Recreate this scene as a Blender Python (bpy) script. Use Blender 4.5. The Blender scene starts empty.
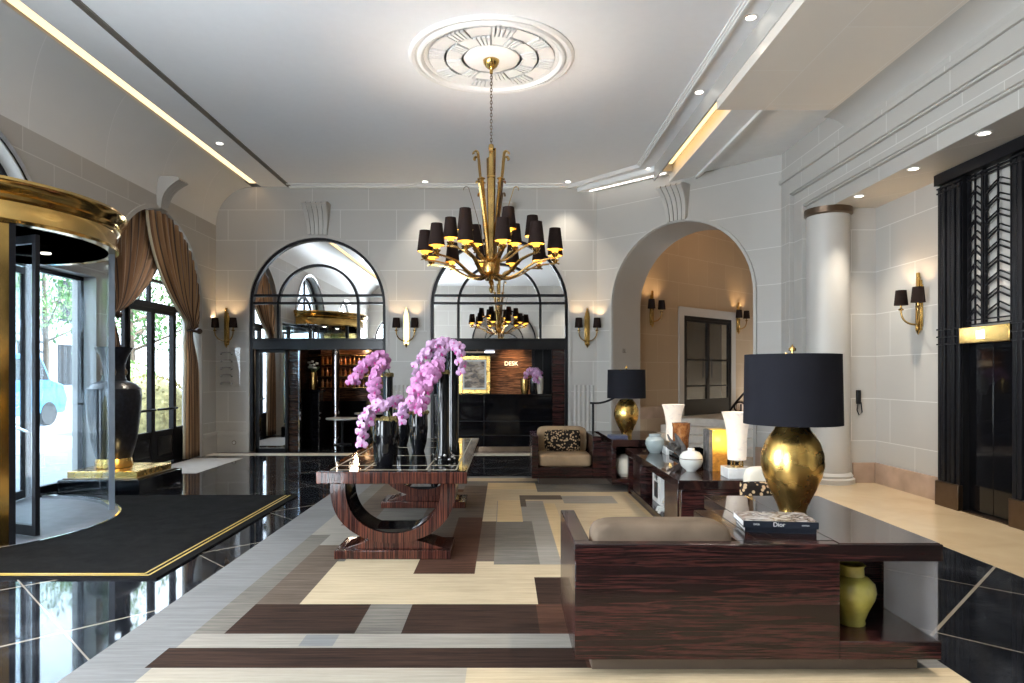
import bpy, math, random
from mathutils import Vector, Matrix, Euler
PI = math.pi
random.seed(7)
SC = bpy.context.scene
COL = SC.collection
F = 669.0; U0 = 504.0; V0 = 374.0; CH = 1.6
def px(u, y): return (u - U0) / F * y
def pz(v, y): return CH - (v - V0) / F * y

# ------------------------------------------------------------------ materials
MATS = {}
def new_mat(name):
    m = bpy.data.materials.new(name); m.use_nodes = True
    nt = m.node_tree
    for n in list(nt.nodes): nt.nodes.remove(n)
    out = nt.nodes.new('ShaderNodeOutputMaterial')
    MATS[name] = m
    return m, nt, out
def pr(nt, col=(.5, .5, .5), rough=.5, metal=0., spec=.5, coat=0., coatr=.05):
    b = nt.nodes.new('ShaderNodeBsdfPrincipled')
    b.inputs['Base Color'].default_value = (*col, 1)
    b.inputs['Roughness'].default_value = rough
    b.inputs['Metallic'].default_value = metal
    b.inputs['Specular IOR Level'].default_value = spec
    b.inputs['Coat Weight'].default_value = coat
    b.inputs['Coat Roughness'].default_value = coatr
    return b
def L(nt, a, b): nt.links.new(a, b)
def coords(nt, scale=(1, 1, 1), rot=(0, 0, 0), kind='Object', world=False):
    mp = nt.nodes.new('ShaderNodeMapping')
    mp.inputs['Scale'].default_value = scale
    mp.inputs['Rotation'].default_value = rot
    if world:
        g = nt.nodes.new('ShaderNodeNewGeometry'); L(nt, g.outputs['Position'], mp.inputs['Vector'])
    else:
        t = nt.nodes.new('ShaderNodeTexCoord'); L(nt, t.outputs[kind], mp.inputs['Vector'])
    return mp.outputs['Vector']
def noise(nt, vec, scale=5, detail=4, rough=.5, dist=0):
    n = nt.nodes.new('ShaderNodeTexNoise')
    n.inputs['Scale'].default_value = scale; n.inputs['Detail'].default_value = detail
    n.inputs['Roughness'].default_value = rough; n.inputs['Distortion'].default_value = dist
    if vec is not None: L(nt, vec, n.inputs['Vector'])
    return n.outputs['Fac']
def ramp(nt, fac, stops):
    r = nt.nodes.new('ShaderNodeValToRGB')
    e = r.color_ramp.elements
    while len(e) < len(stops): e.new(.5)
    for k, (p, c) in enumerate(stops):
        e[k].position = p; e[k].color = (*c, 1)
    L(nt, fac, r.inputs['Fac'])
    return r.outputs['Color']
def mathn(nt, op, a, b=None, c=None):
    n = nt.nodes.new('ShaderNodeMath'); n.operation = op
    for k, v in enumerate((a, b, c)):
        if v is None: continue
        if isinstance(v, (int, float)): n.inputs[k].default_value = v
        else: L(nt, v, n.inputs[k])
    return n.outputs[0]
def mixc(nt, fac, a, b):
    n = nt.nodes.new('ShaderNodeMix'); n.data_type = 'RGBA'
    if isinstance(fac, (int, float)): n.inputs[0].default_value = fac
    else: L(nt, fac, n.inputs[0])
    for k, v in ((6, a), (7, b)):
        if isinstance(v, tuple): n.inputs[k].default_value = (*v, 1)
        else: L(nt, v, n.inputs[k])
    return n.outputs[2]
def bump(nt, h, strength=.2, dist=.01):
    b = nt.nodes.new('ShaderNodeBump'); b.inputs['Strength'].default_value = strength
    b.inputs['Distance'].default_value = dist
    L(nt, h, b.inputs['Height']); return b.outputs['Normal']

def plain(name, col, rough=.5, metal=0., spec=.5, coat=0., var=.08, vs=8):
    m, nt, out = new_mat(name)
    b = pr(nt, col, rough, metal, spec, coat)
    f = noise(nt, coords(nt), vs, 3)
    lo = tuple(c * (1 - var) for c in col); hi = tuple(min(1, c * (1 + var)) for c in col)
    L(nt, ramp(nt, f, [(.3, lo), (.7, hi)]), b.inputs['Base Color'])
    L(nt, b.outputs[0], out.inputs[0]); return m
def emit(name, col, strength):
    m, nt, out = new_mat(name)
    e = nt.nodes.new('ShaderNodeEmission'); e.inputs[0].default_value = (*col, 1); e.inputs[1].default_value = strength
    L(nt, e.outputs[0], out.inputs[0]); return m
def stone(name, c1, c2, joint, wall=True, bw=1.15, bh=.62, rough=.45, jw=.006):
    m, nt, out = new_mat(name)
    b = pr(nt, c1, rough)
    g = nt.nodes.new('ShaderNodeNewGeometry'); s = nt.nodes.new('ShaderNodeSeparateXYZ'); L(nt, g.outputs['Position'], s.inputs[0])
    cm = nt.nodes.new('ShaderNodeCombineXYZ')
    if wall:
        L(nt, mathn(nt, 'ADD', s.outputs[0], s.outputs[1]), cm.inputs[0]); L(nt, s.outputs[2], cm.inputs[1])
    else:
        L(nt, s.outputs[1], cm.inputs[0]); L(nt, s.outputs[0], cm.inputs[1])
    br = nt.nodes.new('ShaderNodeTexBrick')
    br.inputs['Color1'].default_value = (*c1, 1); br.inputs['Color2'].default_value = (*c2, 1); br.inputs['Mortar'].default_value = (*joint, 1)
    br.inputs['Scale'].default_value = 1; br.inputs['Mortar Size'].default_value = jw; br.inputs['Brick Width'].default_value = bw; br.inputs['Row Height'].default_value = bh
    L(nt, cm.outputs[0], br.inputs['Vector'])
    f = noise(nt, coords(nt, (1, 1, 2.2), world=True), 2.2, 6, .6)
    L(nt, mixc(nt, mathn(nt, 'MULTIPLY', f, .28), br.outputs['Color'], tuple(c * .78 for c in c1)), b.inputs['Base Color'])
    L(nt, b.outputs[0], out.inputs[0]); return m
def wood(name, scale, dark=(.012, .006, .006), mid=(.035, .010, .009), light=(.17, .05, .038), rough=.22, coat=.35, s=1.0):
    m, nt, out = new_mat(name)
    b = pr(nt, mid, rough, coat=coat * .6, coatr=.03, spec=.3)
    f = noise(nt, coords(nt, scale, world=False), s, 6, .62, .25)
    L(nt, ramp(nt, f, [(.36, dark), (.42, mid), (.46, dark), (.505, light), (.53, mid), (.57, dark), (.61, light), (.66, mid)]), b.inputs['Base Color'])
    L(nt, b.outputs[0], out.inputs[0]); return m
def metal(name, col, rough, var=.15, vs=6):
    m, nt, out = new_mat(name)
    b = pr(nt, col, rough, 1.0)
    f = noise(nt, coords(nt), vs, 3)
    L(nt, ramp(nt, f, [(.3, tuple(c * (1 - var) for c in col)), (.7, tuple(min(1, c * (1 + var)) for c in col))]), b.inputs['Base Color'])
    L(nt, mathn(nt, 'MULTIPLY_ADD', f, rough * .6, rough * .7), b.inputs['Roughness'])
    L(nt, b.outputs[0], out.inputs[0]); return m
def glass(name, tint=(1, 1, 1), ior=1.5, refl=1.0, rough=0.0):
    m, nt, out = new_mat(name)
    t = nt.nodes.new('ShaderNodeBsdfTransparent'); t.inputs[0].default_value = (*tint, 1)
    g = nt.nodes.new('ShaderNodeBsdfGlossy'); g.inputs['Roughness'].default_value = rough
    ge = nt.nodes.new('ShaderNodeNewGeometry'); dt = nt.nodes.new('ShaderNodeVectorMath'); dt.operation = 'DOT_PRODUCT'
    L(nt, ge.outputs['Incoming'], dt.inputs[0]); L(nt, ge.outputs['Normal'], dt.inputs[1])
    sch = mathn(nt, 'MULTIPLY_ADD', mathn(nt, 'POWER', mathn(nt, 'SUBTRACT', 1.0, mathn(nt, 'ABSOLUTE', dt.outputs['Value'])), 5.0), .93, .05)
    mx = nt.nodes.new('ShaderNodeMixShader')
    L(nt, mathn(nt, 'MINIMUM', mathn(nt, 'MULTIPLY', sch, refl), 1.0), mx.inputs[0]); L(nt, t.outputs[0], mx.inputs[1]); L(nt, g.outputs[0], mx.inputs[2])
    L(nt, mx.outputs[0], out.inputs[0]); return m
def fabric_stripe(name, cols, freq):
    m, nt, out = new_mat(name)
    b = pr(nt, cols[0], .55, spec=.4); b.inputs['Sheen Weight'].default_value = .3
    t = nt.nodes.new('ShaderNodeUVMap'); s = nt.nodes.new('ShaderNodeSeparateXYZ'); L(nt, t.outputs[0], s.inputs[0])
    w = mathn(nt, 'FRACT', mathn(nt, 'MULTIPLY', s.outputs[0], freq))
    L(nt, ramp(nt, w, [(0, cols[0]), (.35, cols[0]), (.42, cols[1]), (.55, cols[1]), (.62, cols[2]), (.9, cols[2])]), b.inputs['Base Color'])
    L(nt, b.outputs[0], out.inputs[0]); return m

stone('limestone', (.50, .48, .445), (.465, .44, .405), (.68, .665, .63))
stone('limestone_cove_lit', (.76, .76, .75), (.73, .73, .715), (.86, .86, .85), bw=1.6, bh=2.0)  # paler than the wall stone: daylight on the cove put into the colour
stone('limestone_soffit', (.84, .765, .67), (.81, .735, .645), (.90, .85, .78), wall=False, bw=1.9, bh=.85)
stone('limestone_plain', (.51, .49, .455), (.50, .475, .44), (.51, .485, .45), jw=0)
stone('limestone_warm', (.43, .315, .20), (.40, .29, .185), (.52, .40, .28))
plain('rose_marble', (.42, .30, .225), .25, var=.2, vs=3)
plain('ceiling_paint', (.86, .865, .875), .6, var=.01)
plain('plaster_white', (.84, .83, .81), .55, var=.02)
plain('dark_grille', (.26, .235, .20), .4)
plain('gilded_line', (.42, .36, .25), .4)
emit('cove_glow', (1.0, .66, .33), 1.0)
emit('cove_glow_strong', (1.0, .62, .24), 1.3)
emit('white_line_glow', (1.0, .93, .85), 2.5)
emit('lamp_face', (1.0, .93, .82), 5)
metal('brass', (.55, .35, .12), .24)
metal('polished_brass', (.60, .38, .12), .14, .2, 3)
metal('gold_leaf', (.78, .50, .15), .27, .12, 7)
metal('chrome', (.62, .63, .65), .12)
metal('bronze', (.17, .12, .085), .32)
metal('mirror', (.86, .87, .87), .004, 0.0)
metal('mirror_dark', (.55, .55, .56), .02, 0.0)
plain('black_iron', (.009, .009, .011), .35, var=.1, spec=.18)
plain('black_gloss', (.004, .004, .005), .06, spec=.45)
plain('black_satin', (.008, .008, .009), .35, spec=.18)
plain('dark_panel', (.012, .012, .013), .2, spec=.22)
plain('shade_black', (.010, .010, .014), .85, spec=.15)
plain('shade_brown', (.020, .012, .010), .85, spec=.1)
plain('shade_gold', (.85, .52, .10), .5)
plain('steel_grey', (.22, .25, .29), .4)
plain('rubber', (.02, .02, .02), .6)
glass('clear_glass')
glass('door_glass', (.93, .97, .99), 1.5, 1.6)
glass('curved_glass', (.94, .97, .99), 1.5, .7)
m, nt, out = new_mat('milky_glass')
t_ = nt.nodes.new('ShaderNodeBsdfTransparent'); t_.inputs[0].default_value = (.8, .8, .82, 1)
b_ = pr(nt, (.42, .40, .40), .12); x_ = nt.nodes.new('ShaderNodeMixShader'); x_.inputs[0].default_value = .2
L(nt, t_.outputs[0], x_.inputs[1]); L(nt, b_.outputs[0], x_.inputs[2]); L(nt, x_.outputs[0], out.inputs[0])
glass('end_glass', (.70, .70, .72), 1.5, 3.0, .05)
wood('ebony_across', (.65, .9, 21.0), dark=(.006, .0035, .0035), mid=(.020, .0075, .0075), light=(.062, .018, .016))
wood('ebony_upright', (34.0, 1.2, .35), dark=(.016, .007, .006), mid=(.032, .010, .008), light=(.12, .036, .021), rough=.10)
wood('ebony_top', (.5, 14.0, .5), dark=(.012, .007, .007), mid=(.018, .008, .007), light=(.042, .017, .013), rough=.06)
wood('bar_wood', (.6, .8, 13.0), dark=(.03, .014, .008), mid=(.09, .038, .018), light=(.25, .11, .05), rough=.2)
wood('bar_wood_dark', (.6, .8, 11.0), dark=(.006, .004, .004), mid=(.018, .009, .006), light=(.05, .022, .012), rough=.2)
plain('suede', (.15, .11, .078), .8, spec=.2, var=.2, vs=5)
plain('velvet_tan', (.38, .265, .16), .75, spec=.2, var=.15, vs=5)
plain('cream_fabric', (.66, .60, .50), .8, var=.05)
plain('taupe_plinth', (.10, .072, .053), .4)
plain('urn_black', (.012, .013, .020), .28, spec=.4, var=.6, vs=18)
plain('ceramic_white', (.62, .62, .58), .25, coat=.4, var=.06)
plain('ceramic_celadon', (.36, .42, .42), .22, coat=.5, var=.1)
plain('ceramic_beige', (.48, .42, .34), .25, coat=.5, var=.1)
plain('ceramic_lime', (.50, .44, .10), .14, coat=.8, var=.15, vs=14)
plain('marble_white', (.70, .69, .67), .15, coat=.5, var=.12, vs=12)
plain('driftwood', (.10, .09, .085), .8, var=.4, vs=20)
plain('paper_white', (.75, .74, .72), .6, var=.02)
plain('book_black', (.012, .016, .026), .35)
plain('book_blue', (.07, .08, .14), .5)
plain('bar_white', (.6, .6, .6), .4)
plain('leaf_green', (.06, .15, .035), .6, var=.5, vs=3)
plain('leaf_pale', (.16, .28, .09), .6, var=.4, vs=3)
plain('hedge_gold', (.52, .46, .22), .7, var=.4, vs=9)
plain('bark', (.10, .075, .055), .8)
plain('van_blue', (.05, .34, .62), .3)
plain('pot_blue', (.07, .13, .33), .35)
plain('street_stone', (.34, .36, .39), .7, var=.08)
plain('facade', (.40, .46, .52), .7, var=.04)
plain('moss', (.20, .15, .05), .95, var=.5, vs=60)
plain('stem_green', (.08, .11, .03), .6)
plain('petal_pink', (.50, .20, .41), .5, var=.35, vs=30)
plain('petal_lilac', (.52, .30, .49), .5, var=.3, vs=30)
plain('petal_lip', (.52, .05, .28), .5)
plain('petal_white', (.75, .74, .70), .5)
plain('gold_trim', (.55, .38, .08), .4)
plain('stair_stone', (.72, .68, .62), .35)
plain('disc_grey', (.17, .17, .19), .55, var=.1)
plain('threshold_grey', (.42, .40, .38), .35, var=.08)
plain('threshold_beige', (.62, .56, .47), .3, var=.08)
fabric_stripe('curtain_fabric', ((.22, .11, .048), (.045, .020, .011), (.36, .205, .095)), 34)
plain('curtain_lining', (.62, .56, .42), .7)
plain('tassel', (.03, .015, .012), .6)

def leopard():
    m, nt, out = new_mat('leopard')
    b = pr(nt, (.3, .2, .1), .8, spec=.2)
    v = nt.nodes.new('ShaderNodeTexVoronoi'); v.inputs['Scale'].default_value = 27
    L(nt, coords(nt), v.inputs['Vector'])
    L(nt, ramp(nt, v.outputs['Distance'], [(.0, (.50, .36, .21)), (.36, (.45, .31, .18)), (.44, (.012, .008, .006)), (.9, (.012, .008, .006))]), b.inputs['Base Color'])
    L(nt, b.outputs[0], out.inputs[0])
leopard()
def floor_mat():
    m, nt, out = new_mat('black_marble')
    b = pr(nt, (.01, .01, .012), .04, spec=.9)
    g = nt.nodes.new('ShaderNodeNewGeometry'); s = nt.nodes.new('ShaderNodeSeparateXYZ'); L(nt, g.outputs['Position'], s.inputs[0])
    def lines(v, off, half):
        t = mathn(nt, 'DIVIDE', mathn(nt, 'SUBTRACT', v, off), 1.8)
        d = mathn(nt, 'ABSOLUTE', mathn(nt, 'SUBTRACT', t, mathn(nt, 'ROUND', t)))
        return mathn(nt, 'LESS_THAN', d, half)
    la = lines(mathn(nt, 'ADD', s.outputs[0], s.outputs[1]), 1.42, .0042)
    lb = lines(mathn(nt, 'SUBTRACT', s.outputs[0], s.outputs[1]), -1.48, .0085)
    m1 = mathn(nt, 'MAXIMUM', la, lb)
    f = noise(nt, coords(nt, (1, 1, 1), world=True), 1.6, 8, .7, 1.6)
    base = ramp(nt, f, [(.40, (.007, .008, .011)), (.54, (.016, .018, .023)), (.60, (.035, .038, .045)), (.63, (.014, .015, .019))])
    L(nt, mixc(nt, m1, base, (.30, .26, .21)), b.inputs['Base Color'])
    L(nt, b.outputs[0], out.inputs[0])
floor_mat()
def beige_mat():
    m, nt, out = new_mat('beige_marble')
    b = pr(nt, (.6, .47, .3), .12, spec=.5)
    f = noise(nt, coords(nt, world=True), 1.4, 7, .6, .6)
    L(nt, ramp(nt, f, [(.3, (.52, .39, .24)), (.7, (.64, .50, .32))]), b.inputs['Base Color'])
    L(nt, b.outputs[0], out.inputs[0])
beige_mat()
def rug_mat(name, c, var=.3):
    m, nt, out = new_mat(name)
    b = pr(nt, c, .9, spec=.15)
    f = noise(nt, coords(nt, (1.1, 26, 1), world=True), 1.5, 8, .75)
    f2 = noise(nt, coords(nt, (1, 1, 1), world=True), 1.1, 3)
    k = mathn(nt, 'ADD', mathn(nt, 'MULTIPLY', f, .75), mathn(nt, 'MULTIPLY', f2, .25))
    L(nt, ramp(nt, k, [(.36, tuple(x * (1 - var * 1.25) for x in c)), (.64, tuple(min(1, x * (1 + var)) for x in c))]), b.inputs['Base Color'])
    L(nt, bump(nt, f, .25, .004), b.inputs['Normal'])
    L(nt, b.outputs[0], out.inputs[0])
rug_mat('rug_border', (.195, .195, .195), .22)
rug_mat('rug_cream', (.50, .40, .265), .2)
rug_mat('rug_sand', (.36, .32, .26), .2)
rug_mat('rug_gold', (.58, .435, .25), .2)
rug_mat('rug_pale', (.29, .265, .23), .22)
rug_mat('rug_grey', (.165, .15, .13), .4)
rug_mat('rug_taupe', (.125, .095, .072), .4)
rug_mat('rug_brown', (.036, .019, .013), .6)
rug_mat('rug_rust', (.075, .034, .021), .5)
def mat_black():
    m, nt, out = new_mat('mat_black')
    b = pr(nt, (.014, .014, .015), .95, spec=.05)
    f = noise(nt, coords(nt, world=True), 5, 8, .75)
    L(nt, ramp(nt, f, [(.3, (.005, .005, .0055)), (.7, (.016, .0155, .016))]), b.inputs['Base Color'])
    f3 = noise(nt, coords(nt, world=True), 300, 2)
    L(nt, bump(nt, f3, .4, .004), b.inputs['Normal'])
    L(nt, b.outputs[0], out.inputs[0])
mat_black()
def alabaster():
    m, nt, out = new_mat('alabaster')
    b = pr(nt, (.7, .6, .55), .35)
    f = noise(nt, coords(nt), 7, 6, .6, 1.2)
    c = ramp(nt, f, [(.35, (.62, .53, .43)), (.55, (.58, .50, .42)), (.62, (.48, .41, .36)), (.7, (.62, .54, .45))])
    L(nt, c, b.inputs['Base Color']); L(nt, c, b.inputs['Emission Color']); b.inputs['Emission Strength'].default_value = .35
    L(nt, b.outputs[0], out.inputs[0])
alabaster()
def agate():
    m, nt, out = new_mat('agate')
    b = pr(nt, (.3, .1, .02), .2, coat=.5)
    f = noise(nt, coords(nt, (1, 1, .7)), 16, 8, .7, 1.0)
    L(nt, ramp(nt, f, [(.3, (.07, .025, .01)), (.5, (.33, .11, .03)), (.65, (.55, .24, .08)), (.75, (.2, .07, .02))]), b.inputs['Base Color'])
    L(nt, b.outputs[0], out.inputs[0])
    m, nt, out = new_mat('amber_glow')
    b = pr(nt, (.6, .3, .04), .3)
    g = nt.nodes.new('ShaderNodeTexCoord'); s = nt.nodes.new('ShaderNodeSeparateXYZ'); L(nt, g.outputs['Generated'], s.inputs[0])
    f = noise(nt, coords(nt), 14, 7, .7, .8)
    L(nt, ramp(nt, f, [(.3, (.12, .035, .008)), (.6, (.5, .2, .03)), (.75, (.7, .35, .06))]), b.inputs['Base Color'])
    b.inputs['Emission Color'].default_value = (1, .55, .06, 1)
    L(nt, ramp(nt, s.outputs[2], [(.40, (.03, .03, .03)), (.62, (.9, .9, .9)), (.85, (1, 1, 1)), (1, (.5, .5, .5))]), b.inputs['Emission Strength'])
    L(nt, b.outputs[0], out.inputs[0])
agate()
def lit_wood():
    m, nt, out = new_mat('art_sepia')
    b = pr(nt, (.5, .45, .4), .4)
    f = noise(nt, coords(nt, (1, 1, 2.2)), 4.5, 4, .6, .3)
    L(nt, ramp(nt, f, [(.38, (.55, .45, .36)), (.5, (.30, .21, .14)), (.58, (.05, .035, .03)), (.75, (.22, .15, .1))]), b.inputs['Base Color'])
    L(nt, b.outputs[0], out.inputs[0])
    m, nt, out = new_mat('book_cover')
    b = pr(nt, (.5, .5, .5), .25, coat=.4)
    f = noise(nt, coords(nt), 11, 4, .6, 1.5)
    L(nt, ramp(nt, f, [(.40, (.62, .6, .57)), (.5, (.45, .38, .34)), (.56, (.06, .05, .06)), (.64, (.6, .58, .55))]), b.inputs['Base Color'])
    L(nt, b.outputs[0], out.inputs[0])
lit_wood()
M = MATS

# ------------------------------------------------------------------ mesh builder
ORG = {}
class MB:
    def __init__(s): s.v = []; s.f = []; s.m = []; s.uv = {}
    def add(s, verts, faces, mi=0):
        b = len(s.v); s.v += [tuple(p) for p in verts]
        for f in faces: s.f.append(tuple(b + i for i in f)); s.m.append(mi)
        return s
    def box(s, x0, x1, y0, y1, z0, z1, mi=0):
        x0, x1 = min(x0, x1), max(x0, x1); y0, y1 = min(y0, y1), max(y0, y1); z0, z1 = min(z0, z1), max(z0, z1)
        return s.add([(x0,y0,z0),(x1,y0,z0),(x1,y1,z0),(x0,y1,z0),(x0,y0,z1),(x1,y0,z1),(x1,y1,z1),(x0,y1,z1)],
                     [(0,3,2,1),(4,5,6,7),(0,1,5,4),(1,2,6,5),(2,3,7,6),(3,0,4,7)], mi)
    def prism(s, poly, fn, mi=0):
        """poly: list of 2D points; fn(p, t) -> 3D for t in 0,1"""
        n = len(poly)
        vs = [fn(p, 0) for p in poly] + [fn(p, 1) for p in poly]
        fs = [tuple(range(n))[::-1], tuple(range(n, 2 * n))] + [(i, (i + 1) % n, n + (i + 1) % n, n + i) for i in range(n)]
        return s.add(vs, fs, mi)
    def strip(s, A, B, mi=0, closed=False):
        n = len(A); vs = list(A) + list(B)
        fs = [(i, (i + 1) % n, n + (i + 1) % n, n + i) for i in range(n if closed else n - 1)]
        return s.add(vs, fs, mi)
    def lathe(s, prof, c=(0, 0, 0), seg=32, a0=0, a1=2 * PI, mi=0, sx=1, sy=1):
        full = abs(a1 - a0 - 2 * PI) < 1e-6
        n = seg if full else seg + 1
        vs = []
        for r, z in prof:
            for k in range(n):
                a = a0 + (a1 - a0) * k / seg
                vs.append((c[0] + r * math.cos(a) * sx, c[1] + r * math.sin(a) * sy, c[2] + z))
        fs = []
        for j in range(len(prof) - 1):
            for k in range(seg):
                k2 = (k + 1) % n if full else k + 1
                fs.append((j * n + k, j * n + k2, (j + 1) * n + k2, (j + 1) * n + k))
        if full:
            if prof[0][0] > 1e-4: fs.append(tuple(range(n))[::-1])
            if prof[-1][0] > 1e-4: fs.append(tuple((len(prof) - 1) * n + k for k in range(n)))
        return s.add(vs, fs, mi)
    def tube(s, pts, r, seg=10, mi=0, closed=False):
        pts = [Vector(p) for p in pts]; n = len(pts)
        rs = r if isinstance(r, (list, tuple)) else [r] * n
        vs = []; up = None
        for i, p in enumerate(pts):
            if closed: d = pts[(i + 1) % n] - pts[i - 1]
            else: d = pts[min(i + 1, n - 1)] - pts[max(i - 1, 0)]
            d = d.normalized()
            if up is None: up = Vector((0, 0, 1)) if abs(d.z) < .9 else Vector((1, 0, 0))
            a = d.cross(up)
            if a.length < 1e-4: a = d.cross(Vector((0, 1, 0)))
            a.normalize(); b = a.cross(d).normalized(); up = b
            for k in range(seg):
                t = 2 * PI * k / seg
                vs.append(p + (a * math.cos(t) + b * math.sin(t)) * rs[i])
        fs = []
        for i in range(n if closed else n - 1):
            j = (i + 1) % n
            for k in range(seg):
                fs.append((i * seg + k, i * seg + (k + 1) % seg, j * seg + (k + 1) % seg, j * seg + k))
        if not closed: fs += [tuple(range(seg))[::-1], tuple((n - 1) * seg + k for k in range(seg))]
        return s.add(vs, fs, mi)
    def ribbon(s, pts, w, t, side=(0, 1, 0), mi=0):
        """flat bar along pts: width w along side, thickness t"""
        pts = [Vector(p) for p in pts]; n = len(pts); sd = Vector(side).normalized(); vs = []
        ws = w if isinstance(w, (list, tuple)) else [w] * n
        for i, p in enumerate(pts):
            d = (pts[min(i + 1, n - 1)] - pts[max(i - 1, 0)]).normalized()
            nn = d.cross(sd).normalized()
            for a, b in ((-1, -1), (1, -1), (1, 1), (-1, 1)):
                vs.append(p + sd * (ws[i] / 2 * a) + nn * (t / 2 * b))
        fs = [(0, 3, 2, 1), tuple((n - 1) * 4 + k for k in range(4))]
        for i in range(n - 1):
            for k in range(4): fs.append((i * 4 + k, i * 4 + (k + 1) % 4, (i + 1) * 4 + (k + 1) % 4, (i + 1) * 4 + k))
        return s.add(vs, fs, mi)
    def sphere(s, c, r, seg=16, mi=0, sx=1, sy=1, sz=1):
        prof = [(r * math.sin(PI * k / (seg // 2)), -r * math.cos(PI * k / (seg // 2)) * sz) for k in range(seg // 2 + 1)]
        return s.lathe(prof, c, seg, mi=mi, sx=sx, sy=sy)
    def xform(s, mat):
        s.v = [tuple(mat @ Vector(p)) for p in s.v]; return s
    def build(s, name, mats, parent=None, world=True, bevel=0, smooth=True, ang=35, sub=0, uvs=None):
        if not isinstance(mats, (list, tuple)): mats = [mats]
        vs = s.v
        if parent is None:
            xs = [p[0] for p in vs]; ys = [p[1] for p in vs]; zs = [p[2] for p in vs]
            o = Vector(((min(xs) + max(xs)) / 2, (min(ys) + max(ys)) / 2, min(zs))) if world else Vector((0, 0, 0))
            vs = [(p[0] - o.x, p[1] - o.y, p[2] - o.z) for p in vs]; org = o; loc = o
        else:
            loc = Vector((0, 0, 0)); org = ORG[parent.name]
            if world: vs = [(p[0] - org.x, p[1] - org.y, p[2] - org.z) for p in vs]
        me = bpy.data.meshes.new(name)
        me.from_pydata([tuple(p) for p in vs], [], s.f)
        for m in mats: me.materials.append(M[m] if isinstance(m, str) else m)
        me.polygons.foreach_set('material_index', s.m)
        if uvs is not None:
            ul = me.uv_layers.new(name='UVMap')
            for lp in me.loops: ul.data[lp.index].uv = uvs[lp.vertex_index]
        import bmesh
        bm = bmesh.new(); bm.from_mesh(me); bmesh.ops.recalc_face_normals(bm, faces=bm.faces); bm.to_mesh(me); bm.free()
        if smooth:
            me.polygons.foreach_set('use_smooth', [True] * len(me.polygons))
            me.set_sharp_from_angle(angle=math.radians(ang))
        me.update()
        o = bpy.data.objects.new(name, me); COL.objects.link(o); o.location = loc
        ORG[o.name] = org.copy()
        if parent is not None: o.parent = parent
        if bevel:
            b = o.modifiers.new('bevel', 'BEVEL'); b.width = bevel; b.segments = 2; b.limit_method = 'ANGLE'; b.angle_limit = math.radians(40)
        if sub:
            b = o.modifiers.new('sub', 'SUBSURF'); b.levels = sub; b.render_levels = sub
        return o
def tag(o, label=None, cat=None, group=None, kind=None):
    if label: o['label'] = label
    if cat: o['category'] = cat
    if group: o['group'] = group
    if kind: o['kind'] = kind
    return o
def thing(name, loc, label, cat, group=None, rz=0, kind=None):
    o = bpy.data.objects.new(name, None); COL.objects.link(o); o.location = loc; o.rotation_euler = (0, 0, rz)
    o.empty_display_size = .1
    ORG[o.name] = Vector(loc)
    return tag(o, label, cat, group, kind)
def struct(name, mb, mats, parent=None, label=None, cat=None, **k):
    o = mb.build(name, mats, parent, **k)
    if parent is None: tag(o, label, cat, kind='structure')
    return o
def kids(o): return [c for c in bpy.data.objects if c.parent == o]
def copy_tree(o, parent=None, loc=None, rz=None, label=None, group=None, scale=None):
    c = o.copy(); COL.objects.link(c)
    if parent is not None: c.parent = parent
    ORG[c.name] = ORG[o.name].copy()
    if loc is not None: c.location = loc; ORG[c.name] = Vector(loc)
    if rz is not None: c.rotation_euler = (0, 0, rz)
    if scale is not None: c.scale = (scale,) * 3
    if label: c['label'] = label
    if group: c['group'] = group
    for ch in kids(o):
        if ch is not c: copy_tree(ch, c)
    return c
def light(name, kind, loc, energy, col=(1, .85, .68), size=.05, **k):
    l = bpy.data.lights.new(name, kind); l.energy = energy; l.color = col
    if kind in ('POINT', 'SPOT'): l.shadow_soft_size = size
    for a, b in k.items(): setattr(l, a, b)
    o = bpy.data.objects.new(name, l); COL.objects.link(o); o.location = loc
    return o

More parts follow.
